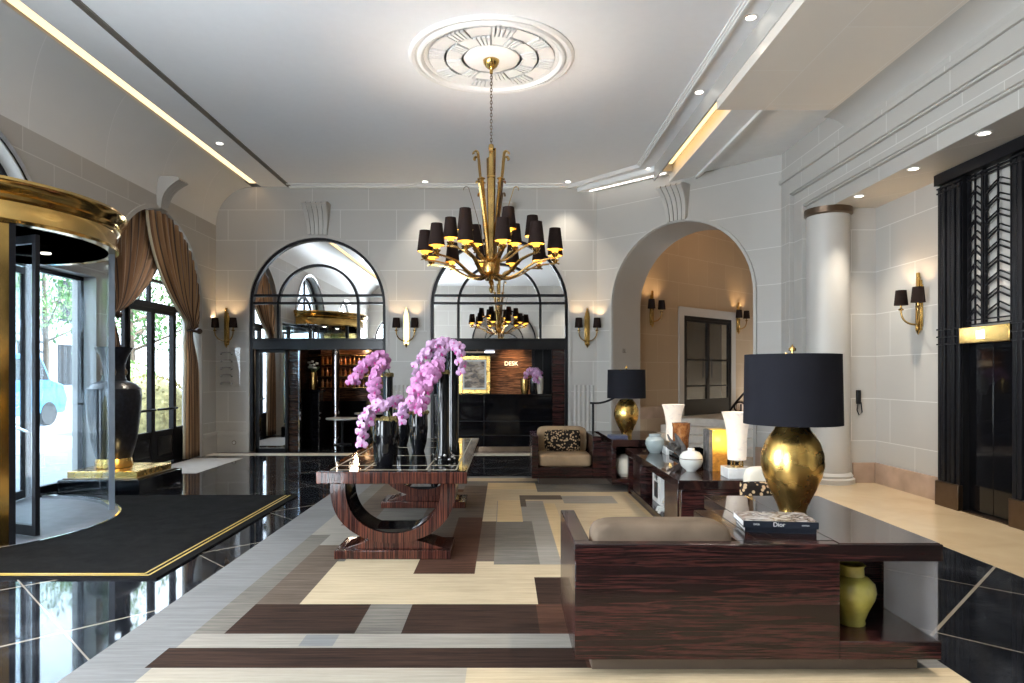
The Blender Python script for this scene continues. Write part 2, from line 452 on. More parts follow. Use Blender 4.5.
# ------------------------------------------------------------------ room shell
YB = 13.7; YF = -1.6; XL = -5.9; ZC = 5.43; XS = 2.8
def arch_wall(name, P0, d, n, length, height, ops, thick, mat, rmat=None, base=0.0, label='', cat='wall', seg=28):
    """wall in plane through P0 along d (unit), n = direction into thickness. ops: (centre, r, zc, z0)."""
    P0 = Vector(P0); d = Vector(d); n = Vector(n)
    mb = MB()
    def P(s_, z, t=0): q = P0 + d * s_ + n * t; return (q.x, q.y, z)
    cur = 0.0
    for op in sorted(ops):
        c, r, zc, z0 = op[:4]
        a, b = c - r, c + r
        if len(op) > 4:      # a wider square-headed opening below the arch
            lo, hi = op[4:]
            for t in (0, thick): mb.add([P(cur, base, t), P(lo, base, t), P(lo, height, t), P(cur, height, t)], [(0, 1, 2, 3)])
            arc = [(c - r * math.cos(PI * k / seg), zc + r * math.sin(PI * k / seg)) for k in range(seg + 1)]
            for t in (0, thick):
                mb.add([P(lo, z0, t), P(a, z0, t), P(a, height, t), P(lo, height, t)], [(0, 1, 2, 3)]); mb.add([P(b, z0, t), P(hi, z0, t), P(hi, height, t), P(b, height, t)], [(0, 1, 2, 3)])
                mb.strip([P(x, z, t) for x, z in arc], [P(x, height, t) for x, z in arc])
            mb.strip([P(x, z, 0) for x, z in arc], [P(x, z, thick) for x, z in arc], 1)
            q = [(lo, base), (lo, z0), (a, z0)]; mb.strip([P(x, z, 0) for x, z in q], [P(x, z, thick) for x, z in q], 1)
            q = [(hi, base), (hi, z0), (b, z0)]; mb.strip([P(x, z, 0) for x, z in q], [P(x, z, thick) for x, z in q], 1)
            cur = hi
            continue
        for t in (0, thick): mb.add([P(cur, base, t), P(a, base, t), P(a, height, t), P(cur, height, t)], [(0, 1, 2, 3)])
        if z0 > base:
            for t in (0, thick): mb.add([P(a, base, t), P(b, base, t), P(b, z0, t), P(a, z0, t)], [(0, 1, 2, 3)])
            mb.add([P(a, z0, 0), P(b, z0, 0), P(b, z0, thick), P(a, z0, thick)], [(0, 1, 2, 3)], 1)
        arc = [(c - r * math.cos(PI * k / seg), zc + r * math.sin(PI * k / seg)) for k in range(seg + 1)]
        for t in (0, thick):
            mb.strip([P(x, z, t) for x, z in arc], [P(x, height, t) for x, z in arc])
        pts = [(a, z0)] + arc + [(b, z0)]
        mb.strip([P(x, z, 0) for x, z in pts], [P(x, z, thick) for x, z in pts], 1)
        cur = b
    for t in (0, thick): mb.add([P(cur, base, t), P(length, base, t), P(length, height, t), P(cur, height, t)], [(0, 1, 2, 3)])
    mb.add([P(0, height, 0), P(length, height, 0), P(length, height, thick), P(0, height, thick)], [(0, 1, 2, 3)])
    return struct(name, mb, [mat, rmat or mat], None, label, cat)
def moulding(P0, d, n, c, r, zc, z0, w=.07, proj=.03, seg=28):
    """raised stone edge following an arch on the face of a wall; n points into the wall"""
    P0 = Vector(P0); d = Vector(d); n = Vector(n); mb = MB()
    def path(rr): return [(c - rr, z0)] + [(c - rr * math.cos(PI * k / seg), zc + rr * math.sin(PI * k / seg)) for k in range(seg + 1)] + [(c + rr, z0)]
    def P(p, t): q = P0 + d * p[0] + n * t; return (q.x, q.y, p[1])
    A = path(r); B = path(r + w)
    mb.strip([P(p, -proj) for p in A], [P(p, -proj) for p in B]); mb.strip([P(p, 0.001) for p in B], [P(p, -proj) for p in B]); mb.strip([P(p, 0.02) for p in A], [P(p, -proj) for p in A])
    return mb

# floor
fb = MB()
fb.box(XL - .4, 9.0, YF - .3, 14.1, -.12, 0)
struct('floor', fb, 'black_marble', label='polished black marble floor with pale diagonal joints', cat='floor')
fb = MB(); fb.box(4.08, 6.2, YF, 11.1, -.05, .003); 
fb.prism([(4.08, 11.1), (6.2, 11.1), (8.5, 13.0), (8.5, 14.1), (2.6, 14.1), (2.0, 13.55)], lambda p, t: (p[0], p[1], -.05 + .053 * t))
struct('floor_beige_strip', fb, 'beige_marble', label='beige marble strip of floor along the lift wall', cat='floor')
fb = MB(); fb.box(-5.88, 1.85, 13.12, 13.5, -.02, .004); struct('trim_1', fb, 'threshold_beige', label='pale stone band set in the black floor before the end wall', cat='floor band')
fb = MB(); fb.box(-5.88, -4.95, 10.75, 12.7, -.02, .004); struct('trim_2', fb, 'threshold_grey', label='grey stone threshold in front of the curtained garden door', cat='threshold')

# walls
BACK_P = (XL, YB, 0); 
AC, AR, AZ = -3.81, 1.385, 3.0
BC, BR = -.096, 1.40
arch_wall('wall_back', BACK_P, (1, 0, 0), (0, 1, 0), 1.9 - XL, 5.43, [(AC - XL, AR, AZ, 0), (BC - XL, BR, AZ, 0)], .35, 'limestone', 'limestone_plain', label='pale limestone end wall with two black framed arches')
for k, (c, r) in enumerate(((AC, AR), (BC, BR))):
    struct('trim_%d' % (3 + k), moulding((0, YB, 0), (1, 0, 0), (0, 1, 0), c, r + .01, AZ, 0, .06, .035), 'limestone_plain', label='slim stone edge around the %s arch of the end wall' % ('first' if k == 0 else 'middle'), cat='moulding')
# diagonal wall with open arch
dP = Vector((1.9, 13.7, 0)); dE = Vector((4.6, 11.1, 0)); dl = (dE - dP).length; dd = (dE - dP) / dl; dn = Vector((-dd.y, dd.x, 0))
dC, dR, dZ = (.49 * dl), 1.44, 2.98
arch_wall('wall_diagonal', dP, dd, dn, dl, 5.43, [(dC, dR, dZ, 0)], 1.0, 'limestone', 'limestone_plain', label='pale limestone corner wall pierced by the open stair hall arch')
struct('trim_5', moulding(dP, dd, dn, dC, dR + .01, dZ, 0, .05, .035), 'limestone_plain', label='slim stone edge around the open stair hall arch', cat='moulding')
# left wall with arches
LARCH = [(11.5, 1.48, 2.92, 0), (7.04, 1.55, 3.0, 3.0, 4.75, 9.68), (2.4, 1.48, 2.92, 0)]
arch_wall('wall_left', (XL, YF, 0), (0, 1, 0), (-1, 0, 0), YB - YF, 4.66, [(q[0] - YF, q[1], q[2], q[3]) + tuple(e - YF for e in q[4:]) for q in LARCH], .35, 'limestone', 'limestone_plain', label='pale limestone entrance wall with arched doors')
struct('trim_6', moulding((XL, 0, 0), (0, 1, 0), (-1, 0, 0), 11.5, 1.49, 2.92, 0, .07, .03), 'limestone_plain', label='slim stone edge around the curtained arch', cat='moulding')
struct('trim_7', moulding((XL, 0, 0), (0, 1, 0), (-1, 0, 0), 7.04, 1.56, 3.0, 3.0, .07, .03), 'chrome', label='pale metal edge around the arch above the revolving door', cat='moulding')
# left cove (quarter curve) from wall to ceiling
mb = MB(); A = []; B = []
for k in range(15):
    a = PI / 2 * k / 14
    x = XL + .74 * (1 - math.cos(a)); z = 4.64 + .79 * math.sin(a)
    A.append((x, YF, z)); B.append((x, YB, z))
mb.strip(A, B); struct('wall_left_cove', mb, 'limestone_cove_lit', label='curved stone cove between entrance wall and ceiling', cat='cove')
# front wall (behind the viewpoint) with arched windows
arch_wall('wall_front', (XL, YF, 0), (1, 0, 0), (0, -1, 0), 4.7 - XL, 5.43, [(-4.35 - XL, 1.3, 3.0, 0)], .3, 'limestone', 'limestone_plain', label='pale limestone wall behind the viewpoint')
# right: nested stone frame around the lift alcove (plane x=4.6)
mb = MB()
XR = 4.6
steps = [(11.1, 4.76, 0.0), (10.80, 4.50, .075), (10.50, 4.25, .15), (10.22, 4.04, .22)]
for k in range(3):
    y1, z1, off = steps[k]; y2, z2, off2 = steps[k + 1]
    mb.box(XR + off, 6.2, y2, y1, 0, z1)            # jamb pier step
    mb.box(XR + off, 6.2, YF, y2, z2, z1)           # lintel step
mb.box(XR, 6.2, YF, 11.1, 4.76, 5.43)
mb.box(XR - .035, XR + .02, YF, 11.13, 4.735, 4.80)
mb.box(XR + .03, XR + .09, YF, 10.84, 4.475, 4.52)
mb.box(XR + .10, XR + .16, YF, 10.53, 4.225, 4.26)
struct('wall_right', mb, 'limestone', label='stepped limestone frame and lintel around the lift alcove', cat='wall', bevel=.008)
# right cove under flat soffit
mb = MB(); A = []; B = []
for k in range(11):
    a = PI / 2 * k / 10
    A.append((4.30 + .32 * math.sin(a), YF, 4.80 + .25 * math.cos(a))); B.append((4.30 + .32 * math.sin(a), 9.0, 4.80 + .25 * math.cos(a)))
mb.strip(A, B); struct('wall_right_cove', mb, 'limestone_plain', label='curved stone cove above the lift alcove lintel', cat='cove')
# alcove walls
mb = MB(); mb.box(5.47, 6.2, 8.22, 10.3, 0, 4.04); struct('wall_alcove', mb, 'limestone', label='pale stone alcove wall with the brass wall light', cat='wall')
mb = MB(); mb.box(4.9, 5.5, 9.84, 10.2, 0, 4.04); struct('wall_alcove_end', mb, 'limestone', label='narrow stone wall behind the round column', cat='wall')
mb = MB(); mb.box(5.44, 5.47, 8.24, 9.84, 0, .30); mb.box(5.12, 5.44, 9.81, 9.84, 0, .30); struct('baseboard_alcove', mb, 'rose_marble', label='rose marble skirting in the lift alcove', cat='baseboard', bevel=.006)
# elevator wall block
mb = MB(); mb.box(5.55, 6.2, YF, 8.22, 0, 4.04); struct('wall_lift', mb, 'black_satin', label='dark backing wall of the lifts', cat='wall')

# ceiling: main flat panel etc.
mb = MB()
mb.box(-4.345, XS, YF, YB, ZC, ZC + .12)
mb.box(-4.97, -4.43, YF, YB, ZC, ZC + .12)
mb.box(-4.45, -4.33, YF, YB, ZC + .05, ZC + .12)
mb.box(-6.4, -5.14, YF, YB, ZC + .12, ZC + .2)
mb.box(-5.2, -4.9, YF, YB, ZC + .12, ZC + .2)
struct('ceiling', mb, 'ceiling_paint', label='flat off-white lobby ceiling', cat='ceiling')
mb = MB()
mb.box(XS - .02, 4.32, YF, 8.74, 5.05, 5.3)
struct('ceiling_soffit', mb, 'limestone_soffit', label='lowered stone-coloured ceiling panel on the lift side', cat='ceiling')
mb = MB()
mb.box(3.10, 3.48, 8.74, 13.2, 5.20, 5.5); mb.box(3.48, 3.53, 8.74, 13.2, 5.155, 5.5); mb.box(3.53, 7.5, 8.74, 13.2, 5.24, 5.5)
mb.box(XS, 3.12, 8.74, 12.9, 5.45, 5.55)
struct('ceiling_far_soffit', mb, 'plaster_white', label='stepped plaster ceiling beside the glowing cove slot', cat='ceiling')
mb = MB(); mb.box(XS - .03, XS, YF, 12.4, 5.18, 5.44); mb.box(XS, XS + .05, 8.74, 12.2, 5.25, 5.42)
struct('trim_8', mb, 'limestone_plain', label='stone edge of the raised ceiling on the lift side', cat='trim')
# outer lid so that no daylight leaks in
mb = MB(); mb.box(-6.4, 9.4, YF - .4, 20.5, 5.62, 5.8); struct('roof', mb, 'facade', label='roof slab over the lobby', cat='roof')
mb = MB(); mb.box(6.2, 6.5, YF - .3, 11.2, 0, 5.62); mb.box(-6.4, 6.5, YF - .6, YF - .5, 4.6, 5.62); mb.box(-6.45, -6.25, YF, YB + .3, 4.6, 5.62)
mb.box(4.7, 6.5, YF - .3, YF, 0, 5.62); mb.box(-6.25, 2.4, YB + .3, YB + .4, 4.5, 5.62)
struct('wall_outer', mb, 'facade', label='plain outer shell of the building', cat='wall')
# cove slots
mb = MB(); mb.box(-5.15, -4.98, YF, 13.55, ZC + .035, ZC + .045); struct('trim_9', mb, 'cove_glow', label='warm glowing light line in the entrance side ceiling', cat='cove light')
mb = MB(); mb.box(2.86, 3.04, 8.8, 12.1, 5.40, 5.41); struct('trim_10', mb, 'cove_glow_strong', label='warm glowing cove slot in the lift side ceiling', cat='cove light')
mb = MB()
for k in range(3): mb.box(-4.418 + k * .024, -4.406 + k * .024, YF, YB, ZC - .002, ZC + .04)
mb.box(-4.435, -4.425, YF, YB, ZC - .006, ZC + .04); mb.box(-4.35, -4.34, YF, YB, ZC - .006, ZC + .04)
struct('trim_11', mb, 'dark_grille', label='dark linear air grille running along the ceiling', cat='grille')
# raised border mouldings on ceiling right + diagonal + back
mb = MB()
def bar(mb, a, b, w, z0, z1):
    a = Vector(a); b = Vector(b); d = (b - a).normalized(); n = Vector((-d.y, d.x)) * (w / 2)
    q = [a - n, b - n, b + n, a + n]
    mb.prism([(p.x, p.y) for p in q], lambda p, t: (p[0], p[1], z0 + (z1 - z0) * t))
for w, z in ((.13, .015), (.075, .03), (.03, .045)):
    bar(mb, (2.5, YF), (2.5, 12.26), w, ZC - z, ZC + .01); bar(mb, (2.5, 12.26), (1.29, 13.66), w, ZC - z, ZC + .01)
struct('trim_12', mb, 'plaster_white', label='white moulding edging the ceiling on the lift side', cat='moulding')
mb = MB(); bar(mb, (-4.38, 13.66), (1.5, 13.66), .09, ZC - .03, ZC + .01); bar(mb, (-4.38, 13.45), (1.4, 13.45), .03, ZC - .02, ZC + .01); struct('trim_13', mb, 'plaster_white', label='thin white moulding where ceiling meets the end wall', cat='moulding')
mb = MB(); bar(mb, (1.75, 13.62), (3.0, 12.40), .015, 5.315, 5.33); struct('trim_14', mb, 'white_line_glow', label='white light line along the diagonal ceiling edge', cat='cove light')
mb = MB(); mb.prism([(1.5, 13.7), (2.8, 12.30), (3.1, 12.30), (3.1, 12.50), (1.85, 13.7)], lambda p, t: (p[0], p[1], 5.33 + .12 * t)); struct('trim_15', mb, 'plaster_white', label='diagonal plaster band above the stair hall arch', cat='trim')

# ceiling medallion
med = thing('ceiling_medallion', (-.15, 8.12, ZC), 'large round white plaster medallion around the chandelier chain', 'medallion')
mb = MB()
prof = [(1.0, 0), (1.0, -.015), (.965, -.035), (.93, -.03), (.915, -.012), (.90, -.012), (.885, -.04), (.855, -.048), (.83, -.03), (.82, -.01), (.79, -.012), (.77, -.002), (.77, 0)]
mb.lathe(prof, (-.15, 8.12, ZC), 72); mb.build('ring', 'plaster_white', med)
mb = MB(); mb.lathe([(0, 0), (0, -.028), (.30, -.028), (.335, -.012), (.34, 0)], (-.15, 8.12, ZC), 48)
mb.build('center_disc', 'plaster_white', med)
def med_block(r0, r1, a0, a1, flutes):
    mb = MB(); c = (-.15, 8.12)
    def seg(rA, rB, aA, aB, z):
        n = 4
        def P(r, a, zz): return (c[0] + r * math.cos(a), c[1] + r * math.sin(a), zz)
        poly = [(rA, aA + (aB - aA) * k / n) for k in range(n + 1)] + [(rB, aB - (aB - aA) * k / n) for k in range(n + 1)]
        mb.prism(poly, lambda p, t: P(p[0], p[1], ZC - z * t))
    if flutes:
        w = (a1 - a0) / flutes
        for k in range(flutes): seg(r0, r1, a0 + w * (k + .10), a0 + w * (k + .78), .026)
    else: seg(r0, r1, a0, a1, .012)
    return mb
for k in range(8):
    a = 2 * PI * k / 8 + .2
    med_block(.58, .76, a - .19, a + .19, 5).build('fluted_block', 'plaster_white', med)
    med_block(.58, .76, a + .20, a + .585, 0).build('plain_block', 'plaster_white', med)
    a += PI / 8
    med_block(.37, .55, a - .2, a + .2, 4).build('fluted_block', 'plaster_white', med)
    med_block(.37, .55, a + .21, a + .575, 0).build('plain_block', 'plaster_white', med)

# downlights
def downlight(x, y, z, label, energy=60, size=1.45, blend=.9):
    t = thing('ceiling_downlight', (x, y, z), label, 'downlight', 'recessed ceiling downlights')
    MB().lathe([(.075, 0), (.075, -.008), (.055, -.01), (.052, .0)], (x, y, z), 24).build('trim_ring', 'plaster_white', t)
    MB().lathe([(0, -.004), (.052, -.004), (.052, -.002), (0, -.002)], (x, y, z), 24).build('lamp_lens', 'lamp_face', t)
    light('downlight_beam', 'SPOT', (x, y, z - .02), energy, (1, .9, .76), .05, spot_size=size, spot_blend=blend)
for x, y, z, lb in ((2.65, 7.18, ZC, 'round ceiling downlight nearest the top edge in the white band'), (2.65, 9.08, ZC, 'middle one of the round downlights in the white ceiling band'),
                    (2.70, 12.45, ZC, 'round downlight at the corner of the white ceiling band'), (1.27, 13.30, ZC, 'round downlight above the pilaster right of the reception arch'),
                    (-1.57, 13.30, ZC, 'round downlight in the ceiling between the two black arches'), (-4.72, 11.1, ZC, 'round downlight between the dark grille and glowing line'),
                    (4.86, 6.77, 4.04, 'lintel downlight nearest the lift grille'), (4.86, 7.94, 4.04, 'lintel downlight halfway between lift and round column'), (4.86, 9.16, 4.04, 'lintel downlight beside the round column')):
    if z > 5: y2 = y
    downlight(x, y, z - .001, lb, (60 if y > 12 else 150) if z > 5 else 95, 0.75 if z > 5 and x > 2.6 else 1.45)
for y in (5.2, 3.2, 1.2, -.8):
    downlight(2.65, y, ZC - .001, 'round ceiling downlight outside the view on the lift side', 170); downlight(-4.72, y, ZC - .001, 'round ceiling downlight outside the view on the door side', 170)
for o in bpy.data.objects:
    if o.get('label', '').startswith('round ceiling downlight outside'): o['group'] = 'downlights out of view'

# keystones
def keystone(P, d, n, label, W=.52, Wb=.40, z0=4.44, z1=5.02, proj=.34):
    """n points out of wall toward the room"""
    t = thing('keystone', (P[0], P[1], z0), label, 'keystone', 'fluted stone keystones')
    d = Vector(d); n = Vector(n); P = Vector((P[0], P[1], 0))
    mb = MB(); N = 5
    prof = []
    for k in range(13):
        s = k / 12; z = z0 + (z1 - z0) * s
        o = .07 + .05 * s + (proj - .12) * s ** 3.2
        prof.append((o, z))
    prof.append((proj - .01, z1 + .03)); prof.append((proj - .09, z1 + .05))
    for i in range(N):
        a0 = -.5 + i / N + .018; a1 = -.5 + (i + 1) / N - .018
        A = []; B = []; A0 = []; B0 = []
        for o, z in prof:
            s = (z - z0) / (z1 - z0); w = Wb + (W - Wb) * s
            q = P + d * (a0 * w) + n * o; A.append((q.x, q.y, z)); q = P + d * (a1 * w) + n * o; B.append((q.x, q.y, z))
            q = P + d * (a0 * w) - n * .02; A0.append((q.x, q.y, z)); q = P + d * (a1 * w) - n * .02; B0.append((q.x, q.y, z))
        mb.strip(A, B); mb.strip(A0, A); mb.strip(B, B0); mb.add([A[-1], B[-1], B0[-1], A0[-1]], [(0, 1, 2, 3)]); mb.add([A[0], B[0], B0[0], A0[0]], [(0, 1, 2, 3)])
    mb.build('fluted_scroll', 'limestone_plain', t)
    mb = MB(); A = []; B = []; A0 = []; B0 = []
    for o, z in prof:
        s = (z - z0) / (z1 - z0); w = Wb + (W - Wb) * s
        q = P + d * (-.49 * w) + n * (o - .03); A.append((q.x, q.y, z)); q = P + d * (.49 * w) + n * (o - .03); B.append((q.x, q.y, z))
        q = P + d * (-.49 * w); A0.append((q.x, q.y, z)); q = P + d * (.49 * w); B0.append((q.x, q.y, z))
    mb.strip(A, B); mb.strip(A0, A); mb.strip(B, B0); mb.build('scroll_core', 'limestone_plain', t)
keystone((AC, YB), (1, 0, 0), (0, -1, 0), 'fluted stone keystone above the left black arch of the end wall')
keystone((BC, YB), (1, 0, 0), (0, -1, 0), 'fluted stone keystone above the reception arch behind the chandelier')
q = dP + dd * dC; keystone((q.x, q.y), dd, -dn, 'fluted stone keystone above the open stair hall arch')
keystone((XL, 11.5), (0, 1, 0), (1, 0, 0), 'fluted stone keystone projecting above the curtained arch', W=.34, Wb=.26, z0=4.42, z1=4.90, proj=.40)

# fluted dado panels and skirtings on end wall
def dado(x0, x1, name, label, z0=.36, z1=1.37):
    mb = MB(); mb.box(x0, x1, YB - .03, YB, 0, z0 - .02); mb.box(x0 - .0, x1, YB - .045, YB, z0 - .06, z0)
    n = max(3, round((x1 - x0) / .085)); w = (x1 - x0) / n
    for k in range(n):
        mb.lathe([(w * .36, 0), (w * .36, z1 - z0)], (x0 + (k + .5) * w, YB + .008, z0), 10, PI, 2 * PI)
    struct(name, mb, 'limestone_plain', label=label, cat='wainscot')
dado(-2.30, -1.60, 'trim_16', 'fluted stone dado between the two black arches'); dado(1.42, 1.86, 'trim_17', 'fluted stone dado right of the reception arch')
mb = MB(); mb.box(-5.9, -5.22, YB - .04, YB, 0, .34); mb.box(-5.9, -5.22, YB - .055, YB, .34, .42); mb.box(XL, XL + .04, 13.05, YB, 0, .34); mb.box(XL, XL + .055, 13.05, YB, .34, .42)
struct('baseboard_back', mb, 'rose_marble' if 0 else 'limestone_plain', label='tall stone skirting in the corner by the curtain', cat='baseboard', bevel=.006)
mb = MB()
for (a, b) in ((.02, dC - dR - .05), (dC + dR + .05, dl)):
    pa = dP + dd * a; pb = dP + dd * b
    q = [pa, pb, pb - dn * .04, pa - dn * .04]; mb.prism([(p.x, p.y) for p in q], lambda p, t: (p[0], p[1], .36 * t))
struct('baseboard_diagonal', mb, 'rose_marble', label='rose marble skirting under the stair hall arch wall', cat='baseboard')

# ------------------------------------------------------------------ black framed arches of the end wall
def arc_bar(mb, c, r, zc, z0, y0, y1, w, seg=32):
    A = [(c - r, z0)] + [(c - r * math.cos(PI * k / seg), zc + r * math.sin(PI * k / seg)) for k in range(seg + 1)] + [(c + r, z0)]
    ri = r - w
    B = [(c - ri, z0)] + [(c - ri * math.cos(PI * k / seg), zc + ri * math.sin(PI * k / seg)) for k in range(seg + 1)] + [(c + ri, z0)]
    for y in (y0, y1): mb.strip([(x, y, z) for x, z in A], [(x, y, z) for x, z in B])
    mb.strip([(x, y0, z) for x, z in B], [(x, y1, z) for x, z in B]); mb.strip([(x, y0, z) for x, z in A], [(x, y1, z) for x, z in A])
    return mb
def black_arch(c, r, ri, label):
    t = thing('arched_mirror', (c, YB, 2.09), label, 'arched mirror')
    mb = MB(); arc_bar(mb, c, r, AZ, 0.02, YB - .02, YB + .08, .055); mb.build('outer_frame', 'black_iron', t)
    mb = MB(); arc_bar(mb, c + .0, ri, 3.01, 2.32, YB + .0, YB + .05, .05)
    mb.box(c - r + .05, c + r - .05, YB, YB + .045, 3.185, 3.235); mb.box(c - r + .05, c + r - .05, YB, YB + .045, 3.03, 3.075)
    mb.build('glazing_bars', 'black_iron', t)
    mb = MB(); seg = 32; rr = r - .04
    pts = [(c - rr, 2.3)] + [(c - rr * math.cos(PI * k / seg), AZ + rr * math.sin(PI * k / seg)) for k in range(seg + 1)] + [(c + rr, 2.3)]
    mb.prism(pts, lambda p, t_: (p[0], YB + .05 + .012 * t_, p[1])); mb.build('mirror_pane', 'mirror', t, smooth=False)
    mb = MB(); mb.box(c - r + .05, c + r - .05, YB - .01, YB + .30, 2.10, 2.32); mb.box(c - r + .05, c + r - .05, YB - .03, YB + .02, 2.28, 2.33); mb.build('header_panel', 'dark_panel', t, bevel=.006)
    return t
black_arch(AC, AR, .845, 'black framed arched mirror above the dark bar doorway')
black_arch(BC, BR, .865, 'black framed arched mirror above the reception desk')

# ---- bar room beyond the first arch
mb = MB(); x0, x1, yb = -5.3, -2.35, 18.2
mb.box(x0 - .1, x0, YB + .35, yb, 0, 2.6); mb.box(x1, x1 + .1, YB + .35, yb, 0, 2.6); mb.box(x0, x1, yb, yb + .1, 0, 2.6); mb.box(x0 - .1, x1 + .1, YB + .30, yb + .1, 2.4, 2.6)
struct('wall_bar_room', mb, 'bar_wood_dark', label='dark wood walls of the bar beyond the arch', cat='wall')
mb = MB(); mb.box(x0, x1, YB + .3, yb, -.1, .002); struct('floor_bar_room', mb, 'black_gloss', label='glossy black floor of the bar room', cat='floor')
# folded mirrored door leaf
t = thing('folding_door_leaf', (-4.9, YB + .1, 0), 'mirrored black framed door leaf at the bar doorway', 'door leaf')
MB().box(-5.06, -4.50, YB + .10, YB + .115, .06, 2.06).build('mirror_pane', 'mirror_dark', t, smooth=False)
mb = MB(); mb.box(-5.12, -5.05, YB + .08, YB + .14, 0, 2.1); mb.box(-4.51, -4.46, YB + .08, YB + .14, 0, 2.1); mb.box(-5.12, -4.46, YB + .08, YB + .14, 0, .07); mb.box(-5.12, -4.46, YB + .08, YB + .14, 2.04, 2.1); mb.build('leaf_frame', 'black_iron', t)
t = thing('wood_screen_panel', (-4.36, YB + .2, 0), 'dark wood screen panel inside the bar doorway', 'screen')
MB().box(-4.455, -4.26, YB + .16, YB + .22, 0, 2.08).build('panel_board', 'bar_wood_dark', t)
mb = MB(); mb.box(-4.26, -4.235, YB + .15, YB + .23, 0, 2.08); mb.build('edge_strip', 'chrome', t)
# pedestal with vase
t = thing('bar_pedestal', (-4.27, 14.9, 0), 'tall black pedestal with chrome edges in the bar doorway', 'pedestal')
MB().box(-4.46, -4.08, 14.75, 15.1, 0, 1.2).build('column', 'black_gloss', t, bevel=.01)
mb = MB()
for xx in (-4.47, -4.09): mb.box(xx, xx + .02, 14.74, 14.76, 0, 1.2)
mb.build('edge_strip', 'chrome', t); MB().box(-4.50, -4.04, 14.71, 15.14, 1.2, 1.25).build('top_slab', 'black_gloss', t, bevel=.008)
mb = MB(); mb.lathe([(0, 0), (.06, 0), (.085, .15), (.08, .36), (.07, .4), (.05, .38), (0, .3)], (-4.25, 14.92, 1.25), 20); tag(mb.build('flower_vase', 'brass'), 'brass vase on the black pedestal in the bar', 'vase')
t = thing('white_flower_bunch', (-4.25, 14.92, 1.6), 'loose white flowers in the brass bar vase', 'flowers')
mb = MB()
for k in range(9):
    a = random.uniform(0, 2 * PI); r = random.uniform(.05, .16); mb.tube([(-4.25, 14.92, 1.55), (-4.25 + r * .5 * math.cos(a), 14.92 + r * .5 * math.sin(a), 1.7), (-4.25 + r * math.cos(a), 14.92 + r * math.sin(a), 1.72 + random.uniform(0, .14))], .006, 6)
mb.build('stems', 'stem_green', t)
for k in range(9):
    a = random.uniform(0, 2 * PI); r = random.uniform(.03, .16)
    mb = MB(); mb.sphere((-4.25 + r * math.cos(a), 14.92 + r * math.sin(a), 1.72 + random.uniform(-.02, .16)), .038, 8, sz=.7); mb.build('bloom', 'petal_white', t)
t = thing('steel_column', (-4.05, 16.1, 0), 'polished steel column inside the bar', 'column')
MB().lathe([(.09, 0), (.09, 2.4)], (-4.05, 16.1, 0), 24).build('shaft', 'chrome', t); MB().lathe([(.13, 0), (.13, .06), (.09, .08)], (-4.05, 16.1, 0), 24).build('base_ring', 'chrome', t)
# bar shelf and bottles
t = thing('bottle_shelf', (-3.9, 17.6, 0), 'warm lit bottle shelving at the back of the bar', 'shelf')
MB().box(-4.9, -2.9, 17.9, 18.0, .9, 2.3).build('back_board', 'bar_wood', t)
for z in (1.25, 1.55, 1.85, 2.1): MB().box(-4.9, -2.9, 17.6, 17.95, z - .02, z).build('shelf_board', 'brass', t)
MB().box(-4.9, -2.9, 17.3, 17.95, 0, .9).build('counter', 'black_gloss', t)
bprof = [(0, 0), (.032, 0), (.034, .01), (.034, .13), (.012, .17), (.011, .22), (.014, .225), (0, .225)]
bottle = None
for zi, z in enumerate((1.25, 1.55, 1.85)):
    for k in range(15):
        lb = 'small liquor bottle on the %s shelf of the dark bar' % ('lowest', 'middle', 'top')[zi]
        if bottle is None:
            bottle = MB().lathe(bprof, (0, 0, 0), 10).build('liquor_bottle', 'agate', world=False); tag(bottle, lb, 'bottle', 'liquor bottles on the bar shelves'); bottle.location = (-4.8 + k * .12, 17.72, z)
        else: copy_tree(bottle, loc=(-4.8 + k * .12, 17.72, z), label=lb)
        bpy.data.objects[-1]
for o in bpy.data.objects:
    if o.name.startswith('liquor_bottle'): o['group'] = 'liquor bottles on the ' + o['label'].split()[5] + ' bar shelf'
for k, (x, y, z, lb) in enumerate(((-3.65, 15.1, .58, 'low white round table nearest in the bar'), (-3.3, 16.4, .62, 'low pale round table further back in the bar'))):
    t = thing('bar_table', (x, y, 0), lb, 'table')
    MB().lathe([(0, 0), (.36, 0), (.36, .03), (0, .03)], (x, y, z), 28).build('table_top', 'bar_white', t); MB().lathe([(.2, 0), (.2, .02), (.03, .04), (.03, z)], (x, y, 0), 16).build('leg', 'black_iron', t)
light('bar_glow', 'POINT', (-3.8, 17.2, 2.25), 11, (1, .6, .3), .04); light('bar_ceiling_glow', 'POINT', (-3.5, 15.6, 2.3), 9, (1, .8, .6), .1)

# ---- reception niche beyond the middle arch
mb = MB(); x0, x1 = -1.50, 1.31
mb.box(x0 - .1, x0, YB + .35, 15.4, 0, 2.5); mb.box(x1, x1 + .1, YB + .35, 15.4, 0, 2.5); mb.box(x0, x1, 15.3, 15.4, 0, 2.5); mb.box(x0 - .1, x1 + .1, YB + .30, 15.4, 2.35, 2.5)
struct('wall_reception', mb, 'dark_panel', label='black lined reception niche', cat='wall')
t = thing('reception_desk', (-.1, 13.85, 0), 'long glossy black reception desk in the middle arch', 'desk')
dx0, dx1 = -1.44, 1.0
MB().box(dx0, dx1, 13.80, 14.3, .1, 1.14).build('front_panel', 'black_gloss', t, bevel=.008)
MB().box(dx0, dx1, 13.74, 14.35, 1.14, 1.19).build('desk_top', 'black_gloss', t, bevel=.008)
MB().box(dx0 + .03, dx1, 13.84, 14.3, 0, .1).build('kick_plate', 'bronze', t)
